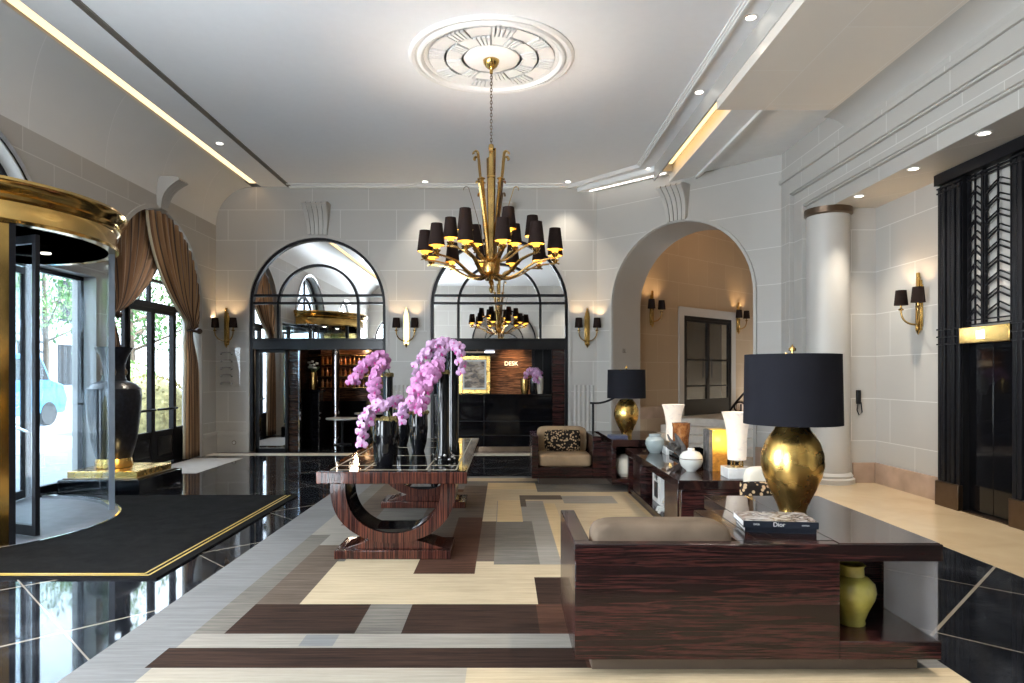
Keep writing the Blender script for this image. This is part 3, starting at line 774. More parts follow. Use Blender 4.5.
mb = MB(); mb.box(dx0, dx1, 13.785, 13.80, .62, .635); mb.box(dx0, dx1, 13.785, 13.80, .33, .345); mb.box(-.42, -.405, 13.785, 13.8, .1, 1.14); mb.build('inlay_line', 'dark_panel', t)
mb = MB(); mb.box(1.0, 1.30, 13.80, 14.0, 0, 2.1); tag(mb.build('ebony_side_panel', 'ebony_across'), 'dark ebony panel at the end of the reception desk', 'panel')
t = thing('reception_wall_panel', (.3, 14.9, 1.0), 'warm lit striped wood panel behind the reception desk', 'wall panel')
MB().box(-.30, .62, 14.88, 14.94, 1.0, 2.2).build('panel_board', 'bar_wood', t)
MB().box(-.33, -.30, 14.86, 14.94, 1.0, 2.2).build('edge_strip', 'black_iron', t); MB().box(.62, .65, 14.86, 14.94, 1.0, 2.2).build('edge_strip', 'black_iron', t)
def to_mesh_obj(o):
    bpy.context.view_layer.update()
    me = bpy.data.meshes.new_from_object(o.evaluated_get(bpy.context.evaluated_depsgraph_get()))
    n = o.name; par, loc, rot, cu = o.parent, o.location.copy(), o.rotation_euler.copy(), o.data
    bpy.data.objects.remove(o); bpy.data.curves.remove(cu)
    m = bpy.data.objects.new(n, me); COL.objects.link(m); m.parent = par; m.location = loc; m.rotation_euler = rot
    return m
def text(body, loc, size, mat, rot, parent=None, ext=.004, name='lettering', align='CENTER'):
    c = bpy.data.curves.new(name, 'FONT'); c.body = body; c.size = size; c.extrude = ext; c.align_x = align; c.align_y = 'CENTER'
    o = bpy.data.objects.new(name, c); COL.objects.link(o); c.materials.append(M[mat])
    p = Vector(loc)
    if parent is not None: o.parent = parent; p = p - ORG[parent.name]
    o.location = p; o.rotation_euler = rot; return to_mesh_obj(o)
emit('sign_glow', (1, .75, .45), 1.6)
text('DESK', (.16, 14.87, 1.83), .13, 'sign_glow', (PI / 2, 0, 0), t)
t = thing('dark_glass_cabinet', (.85, 14.85, 1.0), 'dark glass cabinet beside the lit reception panel', 'cabinet')
MB().box(.66, 1.28, 14.86, 15.2, 1.0, 2.2).build('cabinet_body', 'dark_panel', t); mb = MB()
for xx in (.66, .86, 1.06, 1.26): mb.box(xx, xx + .02, 14.83, 14.86, 1.0, 2.2)
mb.build('cabinet_frame', 'black_iron', t)
# framed picture leaning on desk
t = thing('framed_picture', (-.62, 14.15, 1.19), 'sepia picture in a wide gold frame on the reception desk', 'picture')
a, b, z0, z1, yy = -.96, -.29, 1.19, 1.985, 14.12
mb = MB(); mb.box(a, a + .085, yy, yy + .04, z0, z1); mb.box(b - .085, b, yy, yy + .04, z0, z1); mb.box(a + .085, b - .085, yy, yy + .04, z0, z0 + .085); mb.box(a + .085, b - .085, yy, yy + .04, z1 - .085, z1); mb.build('gold_frame', 'gold_leaf', t, bevel=.008)
mb = MB(); mb.box(a + .085, b - .085, yy + .015, yy + .03, z0 + .085, z1 - .085); mb.build('picture_mount', 'paper_white', t)
mb = MB(); mb.box(a + .12, b - .12, yy + .008, yy + .016, z0 + .12, z1 - .12); mb.build('picture_print', 'art_sepia', t)
t = thing('picture_light', (-.6, 14.0, 2.02), 'slim pale lamp bar above the gold framed picture', 'lamp')
MB().box(-.92, -.2, 13.98, 14.03, 2.04, 2.075).build('lamp_bar', 'bronze', t); emit('cool_glow', (.85, .88, 1), 2.5); MB().box(-.4, -.2, 13.975, 13.98, 2.045, 2.08).build('lit_end', 'cool_glow', t)
MB().lathe([(.01, 0), (.01, .1)], (-.56, 14.0, 2.06), 8).build('hanger_rod', 'bronze', t)
light('reception_glow', 'SPOT', (.2, 14.45, 2.3), 26, (1, .72, .42), .05, spot_size=1.5, spot_blend=.8).rotation_euler = (.55, 0, 0)
light('picture_beam', 'SPOT', (-.6, 13.85, 2.3), 12, (1, .9, .75), .05, spot_size=1.3, spot_blend=.8).rotation_euler = (.35, 0, 0)
for (u0_, u1_, vt, vb, m_, nm, lb) in ((520.5, 529, 379, 394, 'brass', 'brass_cup_vase', 'brass cup vase on the reception desk'), (529.5, 536.5, 378, 394, 'black_gloss', 'dark_vase', 'black vase between two pale ones on the reception desk'), (537, 543.5, 377, 394, 'ceramic_beige', 'cylinder_vase', 'cream cylinder vase on the reception desk')):
    y = 14.05; xc = px((u0_ + u1_) / 2, y); r = (u1_ - u0_) / 2 / F * y; h = (vb - vt) / F * y
    mb = MB(); mb.lathe([(0, 0), (r * .8, 0), (r, h * .3), (r, h), (r * .9, h), (r * .85, h * .7), (0, h * .7)], (xc, y, 1.19), 20); tag(mb.build(nm, m_), lb, 'vase')

# ------------------------------------------------------------------ stair hall beyond the diagonal arch
hd = Vector((.75, .66, 0)).normalized(); hn = Vector((hd.y, -hd.x, 0))   # hn points into the hall
H0 = Vector((3.36, 14.9, 0)) - hd * 1.05; H1 = H0 + hd * 6.2
def hallpt(s, z, off=0): q = H0 + hd * s + hn * off; return (q.x, q.y, z)
ds0 = 1.05 + 1.10; ds1 = ds0 + 2.1      # door span along wall
zb, zt = .62, 2.97
mb = MB()
for (a, b, z0, z1) in ((0, ds0, 0, 5.5), (ds0, ds1, zt, 5.5), (ds0, ds1, 0, zb), (ds1, 6.2, 0, 5.5)):
    q = [hallpt(a, 0), hallpt(b, 0), hallpt(b, 0, -.25), hallpt(a, 0, -.25)]
    mb.prism([(p[0], p[1]) for p in q], lambda p, t: (p[0], p[1], z0 + (z1 - z0) * t))
struct('wall_hall', mb, 'limestone_warm', label='warm lit stone wall of the stair hall', cat='wall')
rP = dP + dd * (dC + dR) + dn * 1.0
mb = MB(); e = rP + dn * 3.6
q = [rP, e, e + dd * .2, rP + dd * .2]; mb.prism([(p.x, p.y) for p in q], lambda p, t: (p[0], p[1], 5.5 * t))
e2 = H0 + hd * 6.2; e3 = e
mb.box(e.x - .2, 9.2, e.y, e.y + .15, 0, 5.5) if 0 else None
q = [Vector((e2.x, e2.y, 0)), Vector((9.3, 15.2, 0)), Vector((9.5, 15.3, 0)), Vector((e2.x + .2, e2.y + .1, 0))]; mb.prism([(p.x, p.y) for p in q], lambda p, t: (p[0], p[1], 5.5 * t))
q = [Vector((9.3, 15.2, 0)), Vector((e.x, e.y, 0)), Vector((e.x + .1, e.y - .2, 0)), Vector((9.5, 15.1, 0))]; mb.prism([(p.x, p.y) for p in q], lambda p, t: (p[0], p[1], 5.5 * t))
struct('wall_hall_far', mb, 'limestone_warm', label='far stone wall of the stair hall', cat='wall')
mb = MB(); mb.prism([(2.4, 14.1), (4.9, 11.9), (9.6, 15.0), (9.0, 19.5), (6.0, 20.0)], lambda p, t: (p[0], p[1], 5.43 + .06 * t)); struct('ceiling_hall', mb, 'limestone_plain', label='ceiling of the stair hall', cat='ceiling')
# stairs: risers start 1.3 m behind arch
st = thing('hall_steps', (4.4, 14.4, 0), 'pale stone steps rising into the stair hall', 'steps')
for k in range(4):
    a = dP + dd * .27 + dn * (1.35 + .34 * k); b = dP + dd * 3.24 + dn * (1.35 + .34 * k)
    z1 = .155 * (k + 1); z0 = .155 * k; mb = MB()
    if k < 3:
        q = [a, b, b + dn * .40, a + dn * .40]
        mb.prism([(p.x, p.y) for p in q], lambda p, t: (p[0], p[1], z0 * .0 + .004 + (z1 - .004) * t)); mb.build('step', 'stair_stone', st, bevel=.01)
    else:
        q = [a, b, b + dn * 3.2, a + dn * 3.2]
        mb.prism([(p.x, p.y) for p in q], lambda p, t: (p[0], p[1], z0 + (z1 - z0) * t)); struct('floor_hall', mb, 'stair_stone', label='raised stone landing of the stair hall', cat='floor')
# hall baseboard, door surround
mb = MB()
for (a, b) in ((.3, ds0 - .25), (ds1 + .25, 6.0)):
    q = [hallpt(a, 0, .0), hallpt(b, 0, .0), hallpt(b, 0, .04), hallpt(a, 0, .04)]; mb.prism([(p[0], p[1]) for p in q], lambda p, t: (p[0], p[1], .62 + .26 * t))
struct('baseboard_hall', mb, 'rose_marble', label='marble skirting in the stair hall', cat='baseboard')
hdoor = thing('door_3', hallpt((ds0 + ds1) / 2, zb), 'black framed glazed double door in the stair hall', 'door', kind='structure')
def hbox(mb, s0, s1, o0, o1, z0, z1, mi=0):
    q = [hallpt(s0, 0, o0), hallpt(s1, 0, o0), hallpt(s1, 0, o1), hallpt(s0, 0, o1)]; mb.prism([(p[0], p[1]) for p in q], lambda p, t: (p[0], p[1], z0 + (z1 - z0) * t), mi)
mb = MB(); w = .075
hbox(mb, ds0, ds0 + w, -.06, .02, zb, zt); hbox(mb, ds1 - w, ds1, -.06, .02, zb, zt); hbox(mb, ds0 + w, ds1 - w, -.06, .02, zt - w, zt)
mb.build('door_frame', 'black_iron', hdoor)
for k in range(2):
    a = ds0 + w + k * (ds1 - ds0 - 2 * w) / 2; b = a + (ds1 - ds0 - 2 * w) / 2
    mb = MB(); hbox(mb, a, a + .06, -.04, .01, zb, zt - w); hbox(mb, b - .06, b, -.04, .01, zb, zt - w); hbox(mb, a + .06, b - .06, -.04, .01, zb, zb + .38); hbox(mb, a + .06, b - .06, -.04, .01, zt - w - .06, zt - w)
    hbox(mb, a + .06, b - .06, -.03, .005, 1.92, 1.96); hbox(mb, a + .06, b - .06, -.03, .005, 1.30, 1.33)
    lf = mb.build('door_leaf', 'black_iron', hdoor)
    mb = MB(); hbox(mb, a + .06, b - .06, -.02, -.012, zb + .38, zt - w - .06); mb.build('door_pane', 'door_glass', lf, smooth=False)
    mb = MB(); s_ = (b - .09) if k == 0 else (a + .09); mb.tube([hallpt(s_, 1.5, .05), hallpt(s_, 2.0, .05)], .012, 8); mb.build('handle', 'black_iron', lf)
mb = MB(); s = .2
hbox(mb, ds0 - s, ds0, -.02, .03, .62, zt + s); hbox(mb, ds1, ds1 + s, -.02, .03, .62, zt + s); hbox(mb, ds0, ds1, -.02, .03, zt, zt + s)
struct('trim_18', mb, 'limestone_plain', label='pale stone surround of the stair hall door', cat='door surround')
# dark room behind the hall door
mb = MB(); hbox(mb, ds0 - .3, ds1 + .5, -1.6, -1.5, 0, 3.2); hbox(mb, ds0 - .3, ds0 - .2, -1.5, -.25, 0, 3.2); hbox(mb, ds1 + .4, ds1 + .5, -1.5, -.25, 0, 3.2); hbox(mb, ds0 - .3, ds1 + .5, -1.6, -.25, 3.1, 3.2); hbox(mb, ds0 - .3, ds1 + .5, -1.6, -.25, .5, .6)
struct('wall_hall_closet', mb, 'dark_panel', label='dark room behind the stair hall door', cat='wall')
light('hall_glow', 'POINT', hallpt(2.5, 4.7, 1.6), 12, (1, .70, .45), .3)
light('hall_door_room_glow', 'POINT', hallpt(3.3, 2.5, -.9), 3, (1, .8, .6), .1)
# stair handrail
t = thing('stair_handrail', (6.2, 15.6, .62), 'dark curled handrail rising at the edge of the stair hall', 'handrail')
y = 15.0
pts = [(px(728, y), y, pz(413, y)), (px(738, y), y + .1, pz(402, y)), (px(752, y), y + .2, pz(388, y)), (px(775, y), y + .4, pz(366, y))]
MB().tube(pts, .025, 8).build('rail', 'black_iron', t)
mb = MB()
c0 = Vector((px(739, y), y, pz(408, y))); mb.tube([c0 + Vector((.16 * math.cos(a) * (1 - a / 9), 0, .16 * math.sin(a) * (1 - a / 9))) for a in [i * .4 for i in range(14)]], .018, 8); mb.build('curl', 'black_iron', t)
MB().tube([(px(741, y), y, .62), (px(741, y), y, pz(404, y))], .018, 8).build('post', 'black_iron', t)
text('Bl.', tuple(dP + dd * (dC - dR + .006) + dn * .40 + Vector((0, 0, 2.07))), .13, 'dark_grille', (PI / 2, 0, math.atan2(dn.y, dn.x)), ext=.003, name='wall_lettering')
tag(bpy.data.objects['wall_lettering'], 'small dark lettering inside the stair hall arch', 'lettering')

# ------------------------------------------------------------------ sconces
def make_sconce():
    t = thing('wall_sconce', (0, 0, 0), '', 'wall light', 'brass two-shade wall lights')
    mb = MB(); mb.box(-.03, .03, -.045, -.02, .08, .70); mb.box(-.045, -.025, -.035, -.005, .0, .66); mb.box(.025, .045, -.035, -.005, .0, .66); mb.box(-.02, .02, -.06, -.04, .02, .56)
    mb.box(-.055, .055, -.02, 0, .05, .6); mb.lathe([(0, -.06), (.012, -.04), (.03, 0), (.034, .03), (0, .04)], (0, -.035, .0), 12); mb.box(-.02, .02, -.05, -.02, .70, .76)
    mb.build('backplate', 'polished_brass', t, world=False, bevel=.003)
    for s in (-1, 1):
        mb = MB(); pts = []
        for k in range(11):
            a = k / 10; pts.append((s * (.01 + .175 * math.sin(a * PI / 2)), -.05 - .10 * math.sin(a * PI / 2), .06 + .20 * a * a + .02))
        mb.tube(pts, .013, 8); mb.lathe([(0, 0), (.03, .0), (.036, .02), (.014, .03), (.014, .09), (0, .09)], (s * .185, -.15, .28), 14)
        arm = mb.build('arm', 'brass', t, world=False)
        MB().lathe([(.085, 0), (.066, .20), (.064, .20), (.083, 0)], (s * .185, -.15, .35), 24).build('shade', ['shade_brown'], arm, world=False)
        MB().sphere((s * .185, -.15, .40), .022, 10, sz=1.5).build('bulb', 'bulb_glow', arm, world=False)
        l = light('sconce_bulb', 'POINT', (s * .185, -.15, .46), SCE, (1, .70, .38), .03); l.parent = t; ORG[l.name] = Vector((0, 0, 0))
    return t
emit('bulb_glow', (1, .50, .05), 1.6)
SCE = 8.0
sc0 = make_sconce()
spots = [((px(227, 13.7), YB, 2.19), 0, 'brass two-shade wall light beside the curtained arch'), ((px(406.5, 13.7), YB, 2.19), 0, 'brass two-shade wall light between the two black arches'), ((px(587, 13.7), YB, 2.19), 0, 'brass two-shade wall light right of the reception arch'),
         ((5.47, 8.78, 2.17), -PI / 2, 'brass two-shade wall light in the lift alcove')]
hr = math.atan2(hd.y, hd.x)
def hs(u):   # parameter along hall wall for picture column u
    k = (u - U0) / F; P = H0; return (k * P.y - P.x) / (hd.x - k * hd.y)
for u, lb in ((651, 'brass two-shade wall light left of the stair hall door'), (737.5, 'brass two-shade wall light right of the stair hall door')):
    p = hallpt(hs(u), 2.68); spots.append((p, hr, lb))
for k, (p, r, lb) in enumerate(spots):
    if k == 0: sc0.location = p; sc0.rotation_euler = (0, 0, r); sc0['label'] = lb; ORG[sc0.name] = Vector(p)
    else: copy_tree(sc0, loc=p, rz=r, label=lb)

# ------------------------------------------------------------------ chandelier
CX, CY = -.155, 8.12
ch = thing('chandelier', (CX, CY, 2.6), 'large brass chandelier with many small dark shades', 'chandelier')
o = Vector((CX, CY, 0))
MB().lathe([(.0, -.17), (.018, -.16), (.022, -.11), (.07, -.07), (.095, -.03), (.1, 0), (0, 0)], (CX, CY, ZC - .028), 28).build('ceiling_canopy', 'polished_brass', ch)
mb = MB(); z = 4.34; k = 0
while z < ZC - .17:
    a = (k % 2) * PI / 2
    mb.tube([(CX + .012 * math.cos(t) * math.cos(a), CY + .012 * math.cos(t) * math.sin(a), z + .024 + .026 * math.sin(t)) for t in [2 * PI * i / 10 for i in range(10)]], .0045, 5, closed=True)
    z += .038; k += 1
mb.build('chain', 'bronze', ch)
mb = MB(); mb.lathe([(0, 0), (.012, .0), (.03, .05), (.014, .09), (.035, .13), (.02, .16), (.05, .22), (.10, .25), (.11, .30), (.10, .36), (.05, .40), (.055, .50), (.04, .60), (.025, .62), (.02, 1.74), (.035, 1.75), (.03, 1.8), (0, 1.82)], (CX, CY, 2.58), 20)
mb.build('stem', 'brass', ch)
def curlpath(r0, z0, r1, z1, cr, n=10):
    P = [(r0 + (r1 - r0) * (k / n) ** 1.3, z0 + (z1 - z0) * k / n) for k in range(n + 1)]
    for k in range(1, 9):
        a = PI - k * PI / 8 * 1.1; P.append((r1 + cr + cr * math.cos(a), z1 + cr * math.sin(a)))
    return P
def radial(P, ang): return [(CX + r * math.cos(ang), CY + r * math.sin(ang), z) for r, z in P]
for k in range(2):
    a = k * PI + .5; sd = (-math.sin(a), math.cos(a), 0)
    mb = MB(); mb.ribbon(radial([(.03, 3.0), (.03, 3.5), (.035, 4.0), (.04, 4.34 - .12 * k)], a), [.04, .055, .07, .07], .012, sd); mb.build('inner_blade', 'brass', ch)
for k in range(6):
    a = PI / 2 + k * PI / 3; sd = (-math.sin(a), math.cos(a), 0)
    mb = MB(); mb.ribbon(radial([(.055, 2.98), (.065, 3.2), (.095, 3.6), (.135, 3.94)], a), [.035, .05, .065, .075], .022, sd)
    mb.ribbon(radial([(.11, 3.945), (.165, 3.955)], a), .095, .014, sd)
    mb.ribbon(radial([(.09, 3.3), (.13, 3.8), (.165, 4.10)] + [(r, z) for r, z in curlpath(.165, 4.10, .18, 4.24, .032, 4)[1:]], a), .045, .010, sd); mb.build('outer_blade', 'brass', ch)
for k in range(6):
    a = k * PI / 3
    sd = (-math.sin(a), math.cos(a), 0)
    mb = MB(); mb.ribbon(radial(curlpath(.08, 3.05, .27, 3.84, .032), a), .026, .008, sd); mb.build('thin_stem', 'bronze' if k % 2 else 'brass', ch)
def arm(R, zt, zh, dip, ang, proto):
    """proto: list of meshes to reuse"""
    if not proto:
        mb = MB(); pts = []
        for k in range(15):
            t = k / 14; r = .08 + (R - .08) * t
            z = zh + (zt - .10 - zh) * (t * t * (3 - 2 * t)) - dip * math.sin(PI * min(1, t * 1.6)) * (1 - t)
            pts.append((r, 0, z))
        mb.ribbon(pts, [.06 - .026 * k / 14 for k in range(15)], .016, (0, 1, 0))
        mb.ribbon([(R - .10, 0, zt - .11), (R, 0, zt - .085), (R + .05, 0, zt - .10)], .03, .01)
        mb.lathe([(0, -.10), (.02, -.09), (.045, -.06), (.05, -.05), (.018, -.045), (.018, .03), (0, .03)], (R, 0, zt), 12)
        A = mb.build('arm', 'brass', ch, world=False); proto.append(A)
        S = MB(); S.lathe([(.094, 0), (.066, .25)], (R, 0, zt), 24); S.lathe([(.090, .002), (.062, .248)], (R, 0, zt), 24, mi=1); S.f = [f for f in S.f if len(f) < 10]; S.m = [m_ for m_ in S.m][:len(S.f)]; S.m = [0] * 24 + [1] * 24; sh = S.build('shade', ['shade_brown', 'shade_gold'], A, world=False)
        B = MB(); B.lathe([(0, -.03), (.036, -.03), (.045, .02), (.04, .08), (0, .1)], (R, 0, zt), 12); bb = B.build('bulb', 'bulb_glow', A, world=False)
    else: A = copy_tree(proto[0], parent=ch)
    A.location = (0, 0, -2.6); A.rotation_euler = (0, 0, ang)
    l = light('chandelier_bulb', 'POINT', (CX + R * math.cos(ang), CY + R * math.sin(ang), zt + .13), CHE, (1, .88, .74), .03)
CHE = 5.0
pr1 = []; pr2 = []
for k in range(12): arm(.80, 3.06, 2.82, .10, PI / 12 - .082 + k * PI / 6, pr1)
for k in range(6): arm(.50, 3.26, 2.98, .03, k * PI / 3 - .10, pr2)

# ------------------------------------------------------------------ left: curtained arch with glazed door, revolving door
# garden door in arch at y=11.5
def lbox(mb, y0, y1, x0, x1, z0, z1): mb.box(x0, x1, y0, y1, z0, z1)
gd = thing('door_1', (XL - .22, 11.5, 0), 'black framed glazed garden door under the curtains', 'door', kind='structure')
X0, X1 = XL - .24, XL - .18
mb = MB(); c, r, zc = 11.5, 1.48, 2.92
seg = 28
A = [(c - r * math.cos(PI * k / seg), zc + r * math.sin(PI * k / seg)) for k in range(seg + 1)]; B = [(c - (r - .06) * math.cos(PI * k / seg), zc + (r - .06) * math.sin(PI * k / seg)) for k in range(seg + 1)]
for x in (X0, X1): mb.strip([(x, y, z) for y, z in A], [(x, y, z) for y, z in B])
mb.strip([(X0, y, z) for y, z in B], [(X1, y, z) for y, z in B])
mb.box(X0, X1, c - r, c - r + .06, 0, zc); mb.box(X0, X1, c + r - .06, c + r, 0, zc)
mb.box(X0 - .02, X1 + .02, c - r, c + r, 2.74, 2.84); mb.box(X0, X1, c - r + .1, c + r - .1, 3.20, 3.25); mb.box(X0, X1, c - .03, c + .03, 2.84, 4.35)
mb.box(X0, X1, 10.72, 10.80, 0, 2.75); mb.box(X0, X1, 12.33, 12.41, 0, 2.75); mb.box(X0, X1, 12.4, c + r, .55, .62); mb.box(X0, X1, c - r, 10.75, .55, .62); mb.box(X0 + .02, X1 - .02, 12.4, c + r, 0, .58); mb.box(X0 + .02, X1 - .02, c - r, 10.75, 0, .58)
mb.build('door_frame', 'black_iron', gd)
mb = MB(); pts = [(c - 1.44, .6)] + [(c - 1.44 * math.cos(PI * k / seg), zc + 1.44 * math.sin(PI * k / seg)) for k in range(seg + 1)] + [(c + 1.44, .6)]
mb.add([(XL - .21, y, z) for y, z in pts], [tuple(range(len(pts)))]); mb.build('door_pane', 'door_glass', gd, smooth=False)
for k in range(2):
    a = 10.80 + k * .765; b = a + .765
    mb = MB(); x0, x1 = X0 - .01, X1 + .02
    mb.box(x0, x1, a, a + .06, .03, 2.74); mb.box(x0, x1, b - .06, b, .03, 2.74); mb.box(x0, x1, a + .06, b - .06, 2.66, 2.74); mb.box(x0, x1, a + .06, b - .06, .03, .12); mb.box(x0 + .01, x1 - .01, a + .06, b - .06, .1, .60)
    lf = mb.build('door_leaf', 'black_iron', gd, bevel=.004)
    MB().box(x1, x1 + .012, a + .14, b - .14, .18, .5).build('leaf_panel', 'dark_panel', lf)
    MB().tube([(x1 + .06, a + .04, .98), (x1 + .06, b - .04, .98)], .02, 8).build('push_bar', 'black_iron', lf)
# third arch glazing (out of view) and arch above revolving door
def simple_arch_window(name, c, r, zc, z0, label, xx=None):
    w = thing(name, (XL - .22, c, z0), label, 'window', kind='structure')
    mb = MB()
    for rr in (r, r * .62):
        A = [(c - rr * math.cos(PI * k / seg), zc + rr * math.sin(PI * k / seg)) for k in range(seg + 1)]; B = [(c - (rr - .06) * math.cos(PI * k / seg), zc + (rr - .06) * math.sin(PI * k / seg)) for k in range(seg + 1)]
        for x in (X0, X1): mb.strip([(x, y, z) for y, z in A], [(x, y, z) for y, z in B])
        mb.strip([(X0, y, z) for y, z in B], [(X1, y, z) for y, z in B]); mb.strip([(X0, y, z) for y, z in A], [(X1, y, z) for y, z in A])
        mb.box(X0, X1, c - rr, c - rr + .06, z0, zc); mb.box(X0, X1, c + rr - .06, c + rr, z0, zc)
    mb.box(X0, X1, c - r, c + r, zc - .03, zc + .03); mb.box(X0, X1, c - .025, c + .025, z0, zc + r - .03)
    if z0 < 1: mb.box(X0, X1, c - r, c + r, z0, z0 + .5)
    mb.build('window_frame', 'black_iron', w)
    mb = MB(); pts = [(c - r + .03, z0)] + [(c - (r - .03) * math.cos(PI * k / seg), zc + (r - .03) * math.sin(PI * k / seg)) for k in range(seg + 1)] + [(c + r - .03, z0)]
    mb.add([(XL - .21, y, z) for y, z in pts], [tuple(range(len(pts)))]); mb.build('window_pane', 'door_glass', w, smooth=False)
simple_arch_window('window_1', 7.04, 1.55, 3.0, 2.98, 'arched fanlight above the revolving door')
simple_arch_window('window_2', 2.4, 1.48, 2.92, 0, 'arched window outside the view near the entrance')
sg = thing('window_5', (XL - .22, 7.2, 0), 'glazed side screens beside the revolving door', 'window', kind='structure')
mb = MB()
for a, b in ((4.75, 5.52), (8.56, 9.68)):
    mb.box(X0, X1, a, a + .05, 0, 3.0); mb.box(X0, X1, b - .05, b, 0, 3.0); mb.box(X0, X1, a, b, 2.94, 3.0); mb.box(X0, X1, a, b, 0, .12)
mb.build('window_frame', 'black_iron', sg)
for a, b in ((4.8, 5.47), (8.61, 9.63)): MB().box(XL - .215, XL - .205, a, b, .12, 2.94).build('window_pane', 'door_glass', sg, smooth=False)
# rear wall arches: windows w/ same look
def front_arch(name, c, r):
    w = thing(name, (c, YF - .15, 0), 'arched window in the wall behind the viewpoint', 'window', kind='structure')
    mb = MB(); arc_bar(mb, c, r, 3.0, 0, YF - .17, YF - .11, .06); arc_bar(mb, c, r * .6, 3.0, 2.3, YF - .17, YF - .11, .05); mb.box(c - r, c + r, YF - .17, YF - .11, 2.2, 2.3); mb.box(c - r, c + r, YF - .17, YF - .11, 3.02, 3.07); mb.box(c - .03, c + .03, YF - .17, YF - .11, 0, 2.2)
    mb.build('window_frame', 'black_iron', w)
    mb = MB(); rr = r - .03; pts = [(c - rr, .0)] + [(c - rr * math.cos(PI * k / seg), 3.0 + rr * math.sin(PI * k / seg)) for k in range(seg + 1)] + [(c + rr, 0)]
    mb.add([(x, YF - .14, z) for x, z in pts], [tuple(range(len(pts)))]); mb.build('window_pane', 'door_glass', w, smooth=False)
front_arch('window_3', -4.35, 1.30)
fm = thing('arched_mirror', (0, YF, 0), 'black framed arched mirror on the wall behind the viewpoint', 'arched mirror')
mb = MB(); arc_bar(mb, 0, 1.4, 3.0, .02, YF, YF + .06, .06); arc_bar(mb, 0, .86, 3.0, 2.3, YF, YF + .05, .05); mb.box(-1.35, 1.35, YF, YF + .05, 2.2, 2.3); mb.box(-1.35, 1.35, YF, YF + .05, 3.02, 3.07); mb.build('frame', 'black_iron', fm)
mb = MB(); pts = [(-1.36, .03)] + [(-1.36 * math.cos(PI * k / seg), 3.0 + 1.36 * math.sin(PI * k / seg)) for k in range(seg + 1)] + [(1.36, .03)]
mb.prism(pts, lambda p, t_: (p[0], YF + .004 + .012 * t_, p[1])); mb.build('mirror_pane', 'mirror_dark', fm, smooth=False)

# revolving door
RX, RY, RR = -5.9, 7.04, 1.53
rv = thing('revolving_door', (RX, RY, 0), 'brass topped revolving glass entrance door', 'revolving door')
phi = math.asin(.78 / RR)      # half opening angle
ZD = 3.0
prof = [(1.50, 3.0), (1.60, 3.0), (1.605, 3.03), (1.59, 3.05), (1.585, 3.20), (1.60, 3.215), (1.62, 3.22), (1.64, 3.25), (1.625, 3.27), (1.66, 3.31), (1.69, 3.34), (1.70, 3.37), (1.68, 3.40), (1.60, 3.405), (1.2, 3.41), (0, 3.41)]
am = PI * .5
MB().lathe(prof, (RX, RY, 0), 60, -am, am).build('canopy', 'polished_brass', rv)
MB().lathe([(1.50, 3.0), (0, 3.0)], (RX, RY, 0), 60).build('drum_ceiling', 'dark_panel', rv)
MB().lathe([(.05, -.01), (.05, 0), (0, 0)], (RX + .75, RY - .2, 3.0), 16).build('drum_downlight', 'lamp_face', rv)
MB().lathe([(.05, -.01), (.05, 0), (0, 0)], (RX + .6, RY + .7, 3.0), 16).build('drum_downlight', 'lamp_face', rv)
# fixed curved side walls in brass and glass
def curved(mb, r0, r1, a0, a1, z0, z1, n=20):
    A = []; 
    poly = [(r0, a0 + (a1 - a0) * k / n) for k in range(n + 1)] + [(r1, a1 - (a1 - a0) * k / n) for k in range(n + 1)]
    mb.prism(poly, lambda p, t: (RX + p[0] * math.cos(p[1]), RY + p[0] * math.sin(p[1]), z0 + (z1 - z0) * t)); return mb
curved(MB(), 1.50, 1.56, -PI / 2, -phi - .035, 0, 3.0).build('curved_side_panel', 'polished_brass', rv)
curved(MB(), 1.525, 1.535, phi + .03, PI / 2, 0.05, 3.0).build('curved_side_glass', 'curved_glass', rv)
curved(MB(), 1.50, 1.56, phi + .03, PI / 2, 0, .05).build('bottom_rail', 'chrome', rv)
curved(MB(), 1.50, 1.56, -phi - .035, -phi, 0, 3.0, 3).build('door_post', 'black_iron', rv)
curved(MB(), 1.50, 1.56, phi, phi + .03, 0, 3.0, 3).build('door_post', 'steel_grey', rv)
curved(MB(), 1.50, 1.56, phi + .03, phi + .06, 0, 3.0, 3).build('door_post', 'black_iron', rv)
curved(MB(), 1.525, 1.533, PI / 2 + .0, PI * .85, 0.0, 3.0).build('curved_side_glass', 'curved_glass', rv)
curved(MB(), 1.525, 1.533, -PI * .85, -PI / 2, 0.0, 3.0).build('curved_side_glass', 'curved_glass', rv)
MB().lathe([(.045, 0.01), (.045, 3.0)], (RX, RY, 0), 16).build('centre_post', 'chrome', rv)
